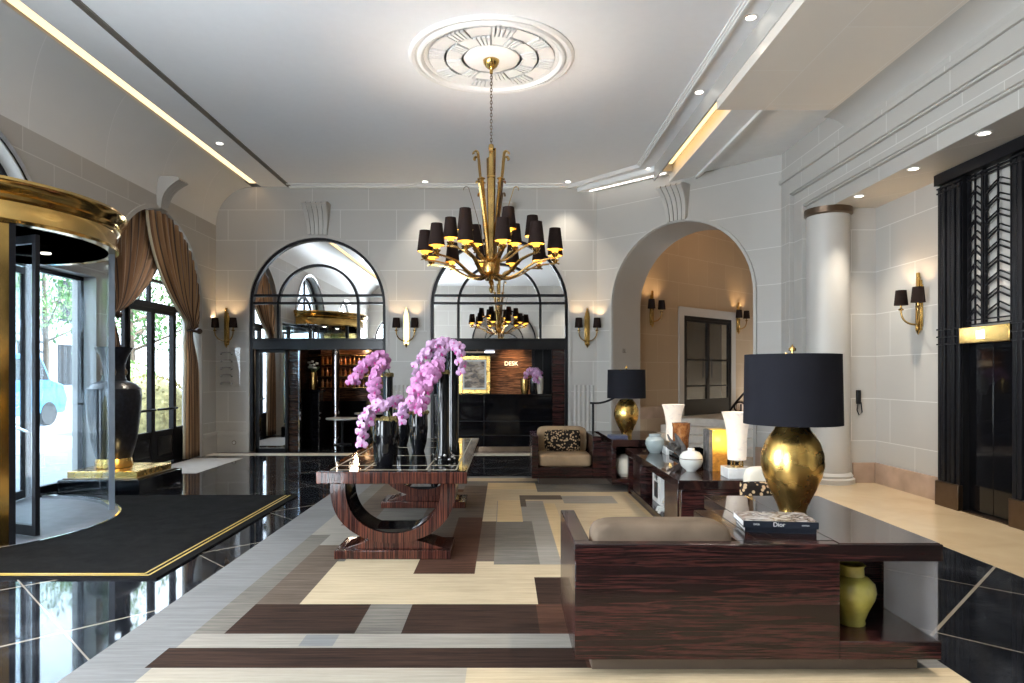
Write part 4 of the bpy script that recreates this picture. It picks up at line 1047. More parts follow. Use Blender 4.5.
for k in range(3):
    a = math.radians(-22 + 120 * k); d = Vector((math.cos(a), math.sin(a), 0)); n = Vector((-d.y, d.x, 0)); c0 = Vector((RX, RY, 0))
    def WB(mb, r0, r1, z0, z1, th=.022):
        q = [c0 + d * r0 - n * th, c0 + d * r1 - n * th, c0 + d * r1 + n * th, c0 + d * r0 + n * th]
        mb.prism([(p.x, p.y) for p in q], lambda p, t: (p[0], p[1], z0 + (z1 - z0) * t)); return mb
    mb = MB(); WB(mb, 1.44, 1.49, .03, 2.95); WB(mb, .05, .10, .03, 2.95); WB(mb, .10, 1.44, .03, .13); WB(mb, .10, 1.44, 2.87, 2.95)
    w = mb.build('door_wing', 'black_iron' if k else 'black_iron', rv)
    WB(MB(), .10, 1.44, .13, 2.87, .004).build('wing_pane', 'door_glass', w, smooth=False)
    pts = [c0 + d * (.25 + 1.0 * t) + n * (.06 + .05 * math.sin(PI * t)) + Vector((0, 0, 1.02 + .18 * (t if k else 1 - t))) for t in [i / 10 for i in range(11)]]
    MB().tube(pts, .018, 8).build('push_bar', 'chrome', w)
struct('floor_disc', MB().lathe([(0, .0), (0, .012), (1.56, .012), (1.60, .006), (1.60, 0)], (RX, RY, 0), 64), 'disc_grey', label='grey round floor mat inside the revolving door', cat='floor')
mb = MB(); mb.lathe([(1.60, .0), (1.60, .016), (1.625, .016), (1.625, 0)], (RX, RY, 0), 64, -PI / 2, PI / 2); struct('trim_19', mb, 'chrome', label='thin metal ring around the revolving door floor', cat='trim')
# big black mat
mt = thing('entrance_mat', (-4.3, 7.0, 0), 'large black entrance mat with double gold border lines', 'mat')
mb = MB(); xr = -2.70; ya, yb_ = 5.2, 8.78
n = 40; arc = [(RX + 1.63 * math.cos(-PI / 2 + PI * k / n), RY + 1.63 * math.sin(-PI / 2 + PI * k / n)) for k in range(n + 1)]
arc = [(max(x, XL + .01), y) for x, y in arc]
poly = [(XL + .01, ya), (xr, ya), (xr, yb_), (XL + .01, yb_)] + arc[::-1]
top = [(x, y, .014) for x, y in poly]
# triangulate by strips: outer boundary via radial matching
mb = MB()
outer = []
for k in range(n + 1):
    a = -PI / 2 + PI * k / n; dx, dy = math.cos(a), math.sin(a)
    t = 1e9
    if dx > 1e-6: t = min(t, (xr - RX) / dx)
    if dy > 1e-6: t = min(t, (yb_ - RY) / dy)
    if dy < -1e-6: t = min(t, (ya - RY) / dy)
    outer.append((RX + dx * t, RY + dy * t))
# insert exact corners
def close_idx(pt): return min(range(len(outer)), key=lambda i: (outer[i][0] - pt[0]) ** 2 + (outer[i][1] - pt[1]) ** 2)
for cpt in ((xr, ya), (xr, yb_)): outer[close_idx(cpt)] = cpt
inner = [(RX + 1.63 * math.cos(-PI / 2 + PI * k / n), RY + 1.63 * math.sin(-PI / 2 + PI * k / n)) for k in range(n + 1)]
mb.strip([(x, y, .014) for x, y in inner], [(x, y, .014) for x, y in outer]); mb.strip([(x, y, .0) for x, y in outer], [(x, y, .014) for x, y in outer]); mb.strip([(x, y, .0) for x, y in inner], [(x, y, .014) for x, y in inner])
mb.build('mat_pile', 'mat_black', mt, smooth=False)
for off in (.10, .15):
    mb = MB(); w = .009
    mb.box(XL + .02, xr - off, ya + off * .75 - w, ya + off * .75 + w, .013, .0165); mb.box(xr - off - w, xr - off + w, ya + off * .75, yb_ - .03, .013, .0165)
    mb.build('gold_line', 'gold_trim', mt)

# curtains
def curtain(side, label):
    """side -1: tied at the near (low y) side; +1: far side. Surface in wall plane."""
    t = thing('curtain', (XL - .05, 11.5 + side * 1.3, 0), label, 'curtain', 'draped curtains of the garden door')
    NP, NT = 170, 46
    ctr, r, zc = 11.5, 1.46, 2.92
    verts = []; uvs = []
    tie_y = ctr + side * 1.30; tie_z = 2.50 if side < 0 else 2.42
    def rowpt(p, tt):
        # p: 0 = outer (wall side), 1 = inner edge (centre); top on arch
        if p < .25: top = (ctr + side * r, 2.2 + (zc - 2.2) * (p / .25) if 0 else zc - (0.25 - p) * 1.6)
        else:
            a = (p - .25) / .75 * (PI / 2 + .30); top = (ctr + side * r * math.cos(a), zc + r * math.sin(a))
        tie = (tie_y + side * (.07 - .14 * p), tie_z)
        bot = (ctr + side * (1.44 - .50 * p), .02)
        if tt < .62:
            s = tt / .62
            cx = top[0] * .35 + tie[0] * .65 ; 
            c1 = (top[0] + (tie[0] - top[0]) * (.30 - .22 * p), top[1] + (tie[1] - top[1]) * (.50 + .06 * p))
            c2 = (tie[0] - side * .55 * p, tie[1] + .16 + .10 * p)
            b0, b1, b2, b3 = (1 - s) ** 3, 3 * s * (1 - s) ** 2, 3 * s * s * (1 - s), s ** 3
            return (top[0] * b0 + c1[0] * b1 + c2[0] * b2 + tie[0] * b3, top[1] * b0 + c1[1] * b1 + c2[1] * b2 + tie[1] * b3), s
        s = (tt - .62) / .38; e = 1 - (1 - s) ** 5
        return (tie[0] + (bot[0] - tie[0]) * e, tie[1] + (bot[1] - tie[1]) * s), 1 - s
    for j in range(NT + 1):
        tt = j / NT
        for i in range(NP + 1):
            p = i / NP
            (y, z), s = rowpt(p, tt)
            squeeze = math.exp(-((tt - .62) / .07) ** 2)
            amp = .045 * (1 - .75 * squeeze) * (.5 + .5 * min(1, tt * 6))
            ph = p * 2 * PI * 17
            x = XL - .13 + (.09 if side > 0 else 0) * (1 - squeeze) + amp * math.sin(ph) + .012 * math.sin(ph * 2.3 + tt * 3) + .05 * squeeze * math.sin(PI * p) + .05 * (1 - squeeze) * (1 if tt < .62 else .4) * p
            verts.append((x, y, z)); uvs.append((p, tt))
    faces = [(j * (NP + 1) + i, j * (NP + 1) + i + 1, (j + 1) * (NP + 1) + i + 1, (j + 1) * (NP + 1) + i) for j in range(NT) for i in range(NP)]
    mb = MB(); mb.add(verts, faces); ob = mb.build('drape', 'curtain_fabric', t, uvs=uvs, ang=80)
    so = ob.modifiers.new('solid', 'SOLIDIFY'); so.thickness = .006
    # lining edge
    mb = MB(); A = []; B = []
    for j in range(0, NT + 1):
        v = verts[j * (NP + 1) + NP]; v2 = (v[0] - .03, v[1] + side * -.035, v[2] - (.015 if j < NT * .6 else 0)); A.append(v); B.append(v2)
    mb.strip(A, B); lo = mb.build('lining_edge', 'curtain_lining', t); so = lo.modifiers.new('solid', 'SOLIDIFY'); so.thickness = .004
    mb = MB(); mb.tube([(XL - .06 + .09 * math.sin(a), tie_y + .11 * math.cos(a), tie_z + .015 * math.cos(2 * a)) for a in [2 * PI * k / 20 for k in range(20)]], .022, 8, closed=True)
    mb.sphere((XL + .05, tie_y + side * .05, tie_z), .055, 12); mb.build('tieback', 'tassel', t)
curtain(-1, 'striped brown drape tied back beside the revolving door'); curtain(1, 'striped brown drape tied back on the corner side')

# urn on plinth
ux, uy = -5.48, 9.40
up = thing('urn_plinth', (ux, uy, 0), 'stepped plinth with lit gold top under the big black urn', 'plinth')
MB().box(ux - .40, ux + .68, uy - .6, uy + .6 - .02, 0, .20).build('plinth_base', 'black_gloss', up, bevel=.01)
MB().box(ux - .36, ux + .58, uy - .46, uy + .46, .20, .295).build('plinth_top', 'gold_leaf', up, bevel=.008)
MB().box(ux - .38, ux + .62, uy - .52, uy + .52, .195, .215).build('plinth_step', 'bronze', up, bevel=.004)
prof = [(0, 0), (.20, 0), (.21, .04), (.19, .10), (.22, .18), (.27, .40), (.31, .75), (.325, 1.0), (.315, 1.10), (.25, 1.17), (.15, 1.21), (.125, 1.30), (.13, 1.44), (.16, 1.55), (.215, 1.66), (.22, 1.68), (.20, 1.68), (.13, 1.55), (0, 1.5)]
prof = [(r * 1.08, z) for r, z in prof]
un = thing('floor_urn', (ux, uy, .295), 'tall black lacquer urn with flared rim beside the revolving door', 'urn')
MB().lathe(prof, (ux, uy, .295), 48).build('body', 'urn_black', un)
MB().lathe([(.215, .0), (.235, .01), (.235, .06), (.225, .13), (.20, .10)], (ux, uy, .296), 24).build('gold_foot', 'gold_leaf', un)
mb = MB()
for s in (0, 1, 2, 3):
    a = s * PI / 2 + .5; mb.sphere((ux + .135 * math.cos(a), uy + .135 * math.sin(a), .295 + 1.33), .035, 8, sz=1.6)
mb.build('neck_ornament', 'bronze', un)
light('urn_uplight', 'POINT', (ux + .40, uy - .40, .46), 1.0, (1, .75, .35), .05)

# wall objects in the left corner
t = thing('wall_art', (-5.62, YB, 1.35), 'clear glass art panel on the wall left of the bar arch', 'wall art')
MB().box(px(230.5, YB), px(240.5, YB), YB - .03, YB - .02, pz(387, YB), pz(347.5, YB)).build('glass_panel', 'clear_glass', t)
mb = MB()
for k in range(5):
    z = pz(354 + k * 7.4, YB); xx = px(227, YB)
    mb.tube([(xx + .12 * math.cos(a) - .0, YB - .03, z + .035 * math.sin(a)) for a in [PI * i / 8 for i in range(9)]], .012, 6); mb.sphere((xx - .11, YB - .03, z), .022, 8); mb.sphere((xx + .11, YB - .03, z), .022, 8)
mb.build('metal_hooks', 'chrome', t)
mb = MB(); mb.box(px(210.5, YB), px(213.5, YB), YB - .03, YB, pz(380, YB), pz(371, YB)); tag(mb.build('wall_intercom', 'black_satin', bevel=.006), 'small black intercom on the corner wall beside the curtain', 'intercom')
for u in (211, 235):
    x_ = px(u, YB); t = thing('wall_socket', (x_, YB - .055, .2), 'round socket in the stone skirting ' + ('nearest the curtain' if u == 211 else 'nearest the bar arch'), 'socket', 'skirting sockets')
    MB().lathe([(.045, 0), (.045, .012), (0, .012)], (0, 0, 0), 20).xform(Matrix.Translation((x_, YB - .04, .2)) @ Matrix.Rotation(PI / 2, 4, 'X')).build('plate', 'dark_grille', t)
    MB().lathe([(.028, 0), (.028, .018), (0, .018)], (0, 0, 0), 20).xform(Matrix.Translation((x_, YB - .04, .2)) @ Matrix.Rotation(PI / 2, 4, 'X')).build('insert', 'marble_white', t)

# ------------------------------------------------------------------ right: column, phone, lifts
t = thing('round_column', (4.81, 9.93, 0), 'round pale stone column at the lift alcove', 'column')
cprof = [(.30, .0), (.30, 3.90)]
MB().lathe([(.295, .12), (.295, 3.93)], (4.81, 9.93, 0), 40).build('shaft', 'limestone_plain', t)
MB().lathe([(.36, 0), (.36, .07), (.33, .09), (.335, .12), (.31, .15), (.295, .16)], (4.81, 9.93, 0), 40).build('column_base', 'limestone_plain', t)
MB().lathe([(.295, 3.93), (.33, 3.95), (.33, 4.035), (.0, 4.035)], (4.81, 9.93, 0), 40).build('capital', 'bronze', t)
t = thing('wall_telephone', (5.40, 9.6, 1.2), 'black wall telephone beside the round column', 'telephone')
yy = 9.84; mb = MB(); 
mb.box(px(855.5, yy), px(859.5, yy), yy - .05, yy, pz(404, yy), pz(390, yy)); mb.build('handset', 'black_satin', t, bevel=.01)
mb = MB(); a, b, c_ = px(857, yy), px(861, yy), px(856, yy); mb.tube([(a, yy - .03, pz(403, yy)), (c_, yy - .03, pz(410, yy)), (px(858, yy), yy - .03, pz(415, yy)), (b, yy - .03, pz(412, yy)), (px(860, yy), yy - .03, pz(402, yy))], .008, 6); mb.build('cord', 'black_satin', t)
def lift(y1, label):
    """lift surround whose far edge is at y1, about 1.9 m long"""
    t = thing('lift_entrance', (5.35, y1 - .9, 0), label, 'lift', 'black lift entrances')
    XF = 5.30; y2 = y1 - .42; y3 = y2 - .78; y4 = y3 - .42
    mb = MB()
    for (a, b) in ((y2, y1), (y4, y3)):
        mb.box(XF + .05, 5.545, a, b, 0, 4.03)
    mb.box(XF + .05, 5.545, y3, y2, 3.92, 4.03)
    mb.build('surround', 'black_satin', t)
    mb = MB()
    for (a, b) in ((y2, y1), (y4, y3)):
        n = 5; w = (b - a) / n
        for k in range(n): mb.box(XF + .02 - .01 * (k % 2), XF + .06, a + w * k + .012, a + w * (k + 1) - .012, .30, 3.85)
    mb.build('vertical_fins', 'black_iron', t, bevel=.006)
    for (a, b) in ((y4, y3), (y2, y1 - .01)):
        for z in (2.14, 2.05, 1.96, 3.86, 3.80): MB().box(XF + .004, XF + .03, a, b, z - .009, z + .009).build('cross_bar', 'black_iron', t)
    MB().box(XF - .02, XF + .05, y4, y1, 3.90, 4.03).build('header', 'black_iron', t)
    for (a, b) in ((y2, y1), (y4, y3)): MB().box(XF - .01, XF + .06, a, b, 0, .30).build('plinth_block', 'bronze', t, bevel=.006)
    # grille
    gx = XF + .10
    mb = MB()
    for (a, b) in ((y2 - .24, y2 - .03), (y3 + .10, y2 - .30)):
        n = 9; h = (3.78 - 2.25) / n; m_ = (a + b) / 2
        mb.box(gx - .01, gx + .02, a - .012, a + .006, 2.16, 3.9); mb.box(gx - .01, gx + .02, b - .006, b + .012, 2.16, 3.9); mb.box(gx - .01, gx + .01, m_ - .006, m_ + .006, 2.16, 3.9)
        for k in range(n):
            z = 2.25 + h * k
            for (ya_, yb2) in ((a, m_), (m_, b)):
                s = 1 if ya_ == a else -1
                mb.tube([(gx, ya_, z + (0 if s > 0 else h * .5)), (gx, yb2, z + (h * .5 if s > 0 else 0))], .011, 5); mb.tube([(gx + .02, ya_, z + h * (.35 if s > 0 else .85)), (gx + .02, yb2, z + h * (.85 if s > 0 else .35))], .009, 5)
    for yv in (y2 - .27, y3 + .05, y3 + .02): mb.box(gx - .015, gx + .02, yv - .008, yv + .008, 2.16, 3.92)
    for z in (2.17, 2.22, 3.84, 3.88): mb.box(gx - .012, gx + .015, y3, y2, z - .008, z + .008)
    mb.build('grille', 'black_iron', t)
    MB().box(gx + .05, gx + .06, y3, y2, 2.14, 3.92).build('grille_backing', 'limestone_plain', t)
    mb = MB(); mb.box(XF + .0, XF + .1, y3, y2, 1.95, 2.135); bp = mb.build('brass_panel', 'polished_brass', t, bevel=.008)
    ym = (y2 + y3) / 2 + .03
    MB().box(XF - .006, XF + .0, ym - .06, ym + .06, 1.995, 2.085).build('floor_display', 'cool_glow', bp)
    text('0', (XF - .008, ym, 2.04), .08, 'black_satin', (PI / 2, 0, -PI / 2), bp, .001)
    mb = MB(); 
    for k in range(2):
        a = y3 + .39 * k; MB().box(5.42, 5.46, a + .004, a + .386, .02, 1.95).build('door_panel', 'black_gloss', t, bevel=.004)
    MB().box(5.32, 5.5, y3, y2, 0, .012).build('threshold_plate', 'bronze', t)
lift(8.22, 'black fluted lift entrance with geometric grille and brass panel'); lift(6.0, 'second black lift entrance outside the view'); lift(3.9, 'third black lift entrance outside the view')
for i in range(2): 
    pass

mb = MB(); mb.box(5.35, 6.2, YF, 2.35, 0, 4.04); mb.box(5.35, 6.2, 4.0 - .02, 4.4, 0, 4.04) if 0 else None; struct('wall_lift_near', mb, 'limestone', label='stone wall of the lift alcove near the viewpoint', cat='wall')

# ------------------------------------------------------------------ rug
rects = [  # painter's order x0,x1,y0,y1,mat
    (-2.3, 2.4, 2.2, 10.35, 'rug_border'), (-1.9, 2.05, 2.6, 10.0, 'rug_grey'),
    (-1.9, 2.05, 3.875, 4.085, 'rug_pale'), (-2.3, 2.4, 2.2, 3.61, 'rug_border'), (-1.9, -.2, 2.2, 3.61, 'rug_sand'), (-.2, 2.4, 2.2, 3.61, 'rug_cream'),
    (-1.94, .45, 3.61, 3.875, 'rug_brown'), (.45, 2.05, 3.61, 3.875, 'rug_rust'),
    (-1.71, .22, 4.085, 4.61, 'rug_brown'), (.22, 1.9, 4.085, 4.61, 'rug_rust'), (-.915, -.63, 4.085, 4.61, 'rug_grey'), (-1.2, -1.0, 3.9, 4.07, 'rug_border'),
    (-1.71, -1.41, 4.61, 6.2, 'rug_taupe'), (-1.71, -1.30, 6.2, 7.0, 'rug_pale'), (-1.71, -1.41, 7.0, 10.0, 'rug_taupe'), (-1.9, -1.71, 6.6, 7.6, 'rug_pale'),
    (-1.41, .235, 4.61, 5.66, 'rug_cream'), (.235, 1.9, 4.61, 5.22, 'rug_brown'), (.235, 1.66, 5.22, 9.5, 'rug_cream'),
    (-1.41, -.5, 5.66, 10.0, 'rug_grey'), (-1.2, -.7, 6.4, 7.2, 'rug_border'), (-1.35, -.72, 5.31, 5.8, 'rug_cream'),
    (-.72, -.233, 5.31, 5.85, 'rug_rust'), (-.72, -.233, 5.85, 9.2, 'rug_rust'), (-.9, -.5, 5.85, 9.0, 'rug_taupe'), (-.55, -.233, 7.4, 9.5, 'rug_taupe'),
    (-.233, -.085, 5.66, 7.2, 'rug_taupe'), (-.233, 1.66, 7.2, 9.75, 'rug_cream'), (-.085, .483, 5.57, 8.35, 'rug_pale'), (-.085, .3, 5.57, 7.2, 'rug_grey'), (-.075, .204, 7.18, 8.4, 'rug_gold'),
    (.20, .74, 8.45, 8.75, 'rug_taupe'), (.20, .27, 8.0, 8.6, 'rug_taupe'), (.74, 1.4, 8.2, 8.7, 'rug_pale'), (.483, .62, 5.5, 8.2, 'rug_gold'), (.62, 1.62, 5.22, 8.1, 'rug_cream'),
    (1.60, 1.66, 5.2, 9.6, 'rug_gold'), (1.66, 2.05, 5.2, 10.0, 'rug_taupe'), (-.23, .45, 9.2, 9.75, 'rug_gold'), (.45, 2.05, 9.0, 9.75, 'rug_grey'), (-2.3, .7, 9.9, 10.2, 'rug_cream')]
xs = sorted({r[0] for r in rects} | {r[1] for r in rects}); ys = sorted({r[2] for r in rects} | {r[3] for r in rects})
rmats = sorted({r[4] for r in rects})
mb = MB(); ZR = .014
for i in range(len(xs) - 1):
    for j in range(len(ys) - 1):
        cx, cy = (xs[i] + xs[i + 1]) / 2, (ys[j] + ys[j + 1]) / 2; mm = None
        for r in rects:
            if r[0] < cx < r[1] and r[2] < cy < r[3]: mm = r[4]
        if mm: mb.add([(xs[i], ys[j], ZR), (xs[i + 1], ys[j], ZR), (xs[i + 1], ys[j + 1], ZR), (xs[i], ys[j + 1], ZR)], [(0, 1, 2, 3)], rmats.index(mm))
bi = rmats.index('rug_border')
for a, b in (((-2.3, 2.2), (2.4, 2.2)), ((2.4, 2.2), (2.4, 10.35)), ((2.4, 10.35), (-2.3, 10.35)), ((-2.3, 10.35), (-2.3, 2.2))):
    mb.add([(a[0], a[1], 0.001), (b[0], b[1], 0.001), (b[0], b[1], ZR), (a[0], a[1], ZR)], [(0, 1, 2, 3)], bi)
tag(mb.build('area_rug', rmats, smooth=False), 'large rug with brown, cream and grey geometric blocks', 'rug')

# ------------------------------------------------------------------ centre table
tx0, tx1, ty0, ty1, tz = -1.58, -.31, 5.62, 8.57, .78
tb = thing('centre_table', ((tx0 + tx1) / 2, (ty0 + ty1) / 2, 0), 'long glossy striped ebony table on two U-shaped bases carrying orchids', 'table')
MB().box(tx0, tx1, ty0, ty1, tz - .105, tz - .004).build('table_top', 'ebony_upright', tb, bevel=.008)
MB().box(tx0 + .015, tx1 - .015, ty0 + .015, ty1 - .015, tz - .006, tz).build('glass_inlay', 'black_gloss', tb)
mb = MB()
for yy in (ty0 + .10, ty0 + .38, ty0 + 1.10, ty0 + 1.85, ty0 + 2.55, ty1 - .10): mb.box(tx0 + .10, tx1 - .10, yy - .006, yy + .006, tz - .002, tz + .0015)
for xx in (tx0 + .10, (tx0 + tx1) / 2 - .25, (tx0 + tx1) / 2 + .28, tx1 - .10): mb.box(xx - .006, xx + .006, ty0 + .10, ty1 - .10, tz - .002, tz + .0015)
mb.build('brass_inlay', 'gilded_line', tb)
xc = (tx0 + tx1) / 2 - .01
for y0 in (5.72, 7.90):
    y1 = y0 + .48; yA, yB = y0 + .03, y1 - .08
    bs = MB(); R = .505; Ri = .375; zc = tz - .105
    W = .54
    n = 32; sxx = 1.0; szz = .52 / .505
    A = [(xc - W * math.cos(PI * k / n), zc - .03 - .50 * math.sin(PI * k / n) ** .8) for k in range(n + 1)]
    B = [(xc - (W - .13) * math.cos(PI * k / n), zc - .03 - .415 * math.sin(PI * k / n) ** .8) for k in range(n + 1)]
    A = [(xc - W, zc)] + A + [(xc + W, zc)]; B = [(xc - W + .13, zc)] + B + [(xc + W - .13, zc)]
    for yy in (yA, yB): bs.strip([(x, yy, z) for x, z in A], [(x, yy, z) for x, z in B])
    bs.strip([(x, yA, z) for x, z in A], [(x, yB, z) for x, z in A]); bs.strip([(x, yA, z) for x, z in B], [(x, yB, z) for x, z in B])
    bs.build('curved_leg', 'ebony_upright', tb)
    li = MB(); B2 = [(xc + (x - xc) * .985, z + .004) for x, z in B]; li.strip([(x, yA + .04, z) for x, z in B2], [(x, yB - .0, z) for x, z in B2]); li.build('black_lining', 'black_gloss', tb)
    f = MB(); f.box(xc - .50, xc + .50, y0, y1, .014, .09); f.build('foot_slab', 'ebony_upright', tb, bevel=.006)
    f = MB(); 
    pts = [(xc - .44, .09), (xc + .44, .09), (xc + .20, .165), (xc - .20, .165)]; f.prism(pts, lambda p, t: (p[0], y0 + .06 + (y1 - y0 - .12) * t, p[1])); f.build('foot_slope', 'ebony_upright', tb, bevel=.004)
    MB().box(xc - .18, xc + .18, yA + .02, yB, .232, .262).build('black_cap', 'black_gloss', tb)

# vases on centre table
def vase(name, x, y, z, prof, mat, label, extra=None, seg=28, group=None):
    t = thing(name, (x, y, z), label, 'vase', group)
    MB().lathe(prof, (x, y, z), seg).build('body', mat, t)
    if extra: extra(t, x, y, z)
    return t
def bulb(r, h, foot=.74, neck=.92): return [(0, 0), (r * foot, 0), (r * foot * 1.05, .01), (r * .88, h * .25), (r, h * .60), (r * .99, h * .80), (r * neck, h), (r * neck * .92, h), (r * .85, h * .9), (0, h * .88)]
def moss(R, H):
    def f(t, x, y, z):
        mb = MB(); n = 60
        for k in range(n):
            a = random.uniform(0, 2 * PI); r = R * math.sqrt(random.random()); s = random.uniform(.012, .026)
            mb.sphere((x + r * math.cos(a), y + r * math.sin(a), z + H + random.uniform(-.01, .02)), s, 6)
        o_ = mb.build('moss', 'moss', t); 
    return f
def ribs(r, h):
    def f(t, x, y, z):
        pass
    return f
v1 = vase('bulb_vase', -1.07, 6.05, tz, bulb(.122, .405), 'black_gloss', 'squat black vase at the near end of the ebony table', moss(.105, .405))
v2 = vase('bulb_vase', -.91, 7.12, tz, bulb(.10, .40, .6), 'black_gloss', 'black vase with mossy rim left of the tall cylinder vase', moss(.10, .395))
v5 = vase('bulb_vase', -1.17, 7.65, tz, bulb(.10, .42, .6), 'black_gloss', 'short black vase half hidden behind the squat vase', moss(.09, .42))
v3 = vase('cylinder_vase', -.575, 6.32, tz, [(0, 0), (.085, 0), (.088, .015), (.062, .12), (.058, .3), (.06, .82), (.052, .82), (.05, .4), (0, .3)], 'black_gloss', 'tall slender black cylinder vase with clear glass foot beads', moss(.05, .82))
mb = MB()
for k in range(14):
    a = 2 * PI * k / 14; mb.sphere((-.575 + .10 * math.cos(a), 6.32 + .10 * math.sin(a), tz + .02 + .02 * (k % 3)), .018, 8)
mb.build('glass_beads', 'chrome', v3)
v6 = vase('cylinder_vase', -.54, 7.05, tz, [(0, 0), (.07, 0), (.072, .02), (.062, .1), (.07, 1.08), (.062, 1.08), (.055, .4), (0, .3)], 'black_gloss', 'tallest black cylinder vase at the back of the orchid group', moss(.055, 1.07))
v4 = vase('cylinder_vase', -1.33, 7.7, tz, [(0, 0), (.055, 0), (.05, .05), (.05, .80), (.043, .8), (.04, .3), (0, .3)], 'black_gloss', 'thin black cylinder vase at the left of the orchid group', moss(.045, .8))
# orchid blossom mesh
def blossom_mesh(mat):
    mb = MB(); R = .045
    def petal(ang, ln, wd, tilt, mi=0):
        n = 5; m_ = 4; vs = []
        for i in range(n + 1):
            s = i / n; w = wd * math.sin(PI * (.06 + .9 * s)) ** .7
            for j in range(m_ + 1):
                q = -1 + 2 * j / m_
                x = q * w; y = .004 + ln * s; z = tilt * s * s * ln + .18 * w * (1 - q * q)
                vs.append((x * math.cos(ang) - y * math.sin(ang), x * math.sin(ang) + y * math.cos(ang), z))
        fs = [(i * (m_ + 1) + j, i * (m_ + 1) + j + 1, (i + 1) * (m_ + 1) + j + 1, (i + 1) * (m_ + 1) + j) for i in range(n) for j in range(m_)]
        mb.add(vs, fs, mi)
    for k in range(3): petal(k * 2 * PI / 3, R * 1.02, R * .36, -.35)
    for a in (PI / 2 - .15, -PI / 2 + .15): petal(a, R * 1.05, R * .56, -.1)
    petal(PI, R * .42, R * .20, 1.4, 1); mb.sphere((0, -.004, .008), .007, 6, mi=1)
    o_ = mb.build('blossom', [mat, 'petal_lip'], world=False); me = o_.data; bpy.data.objects.remove(o_); ORG.pop('blossom', None); return me
BM = {m_: blossom_mesh(m_) for m_ in ('petal_pink', 'petal_lilac', 'petal_white')}
def bez(P, n):
    out = []
    P = [Vector(p) for p in P]
    for i in range(n + 1):
        t = i / n; Q = P[:]
        while len(Q) > 1: Q = [Q[k] * (1 - t) + Q[k + 1] * t for k in range(len(Q) - 1)]
        out.append(Q[0])
    return out
def orchid(label, stems, mat='petal_pink', per=12, size=1.0, dens=.052, start=.25):
    b = Vector(stems[0][0]); t = thing('orchid_spray', tuple(b), label, 'orchid', 'orchid sprays on the ebony table')
    for P in stems:
        pts = bez(P, 24); MB().tube([tuple(p) for p in pts], .005, 6).build('stem', 'stem_green', t)
        L_ = sum((pts[i + 1] - pts[i]).length for i in range(24)); n = max(4, int(L_ * (1 - start) / dens * 1.6))
        for k in range(n):
            s = start + (1 - start) * (k + .5) / n; i = min(23, int(s * 24)); p = pts[i].lerp(pts[i + 1], s * 24 - i)
            tang = (pts[i + 1] - pts[i]).normalized(); a = (k % 2 * 2 - 1)
            side = Vector((tang.z, 0, -tang.x)) * a
            off = side * .032 * random.uniform(.5, 1.2) + Vector((0, -random.uniform(.0, .05), 0)) + Vector((0, 0, random.uniform(-.012, .012)))
            o_ = bpy.data.objects.new('blossom', BM[mat]); COL.objects.link(o_); o_.parent = t; o_.location = p + off - b
            nrm = Vector((random.uniform(-.5, .5), -1, random.uniform(-.45, .35))) + side * .7
            o_.rotation_euler = nrm.normalized().to_track_quat('Z', 'Y').to_euler(); o_.rotation_euler.rotate_axis('Z', random.uniform(-.5, .5))
            sc_ = size * random.uniform(.85, 1.15) * (1.0 - .25 * max(0, s - .75) * 4 * .6); o_.scale = (sc_,) * 3
    return t
def U(u, v, y): return (px(u, y), y, pz(v, y))
orchid('pink orchid spray drooping low from the squat near vase', [[U(391, 420, 6.05), U(388, 392, 6.05), U(362, 405, 5.95), U(362, 432, 5.9), U(361, 447, 5.9)]], 'petal_lilac', size=1.05, start=.18, dens=.045)
orchid('orchid spray arching out of the thin left cylinder vase', [[U(389, 372, 7.7), U(386, 345, 7.6), U(362, 358, 7.5), U(352, 386, 7.4)], [U(390, 374, 7.7), U(384, 352, 7.5), U(368, 372, 7.3), U(372, 390, 7.3), U(378, 408, 7.3)]], 'petal_pink', size=1.25, start=.12, dens=.05)
orchid('large pink orchid spray cascading from the slender cylinder vase', [[U(443, 374, 6.32), U(437, 355, 6.3), U(425, 368, 6.2), U(416, 385, 6.1), U(412, 408, 6.0)], [U(442, 374, 6.32), U(440, 352, 6.3), U(430, 380, 6.1), U(418, 402, 6.0), U(420, 412, 6.0)]], 'petal_pink', size=1.35, start=.12, dens=.06)
orchid('high lilac orchid spray arching from the tallest cylinder vase', [[U(449, 352, 7.05), U(446, 332, 7.0), U(424, 345, 6.9), U(414, 375, 6.8)], [U(450, 352, 7.05), U(453, 334, 7.0), U(460, 352, 6.95), U(463, 374, 6.9)], [U(449, 352, 7.05), U(440, 340, 7.0), U(440, 355, 6.9), U(434, 372, 6.9)]], 'petal_lilac', size=1.3, start=.1, dens=.06)
orchid('small pale orchid spray behind the squat vase', [[U(402, 411, 7.6), U(402, 398, 7.55), U(394, 398, 7.5), U(391, 404, 7.5)], [U(410, 410, 7.1), U(405, 402, 7.0), U(402, 410, 6.95), U(399, 424, 6.9)]], 'petal_lilac', size=1.2, start=.05, dens=.05)
orchid('lilac orchid spray over the reception desk vases', [[U(541, 378, 14.05), U(540, 368, 14.0), U(530, 368, 13.95), U(524, 378, 13.9)], [U(540, 378, 14.05), U(536, 368, 14.0), U(533, 374, 13.95), U(536, 384, 13.9)]], 'petal_lilac', size=1.5, start=.05, dens=.07)['group'] = 'reception orchids'

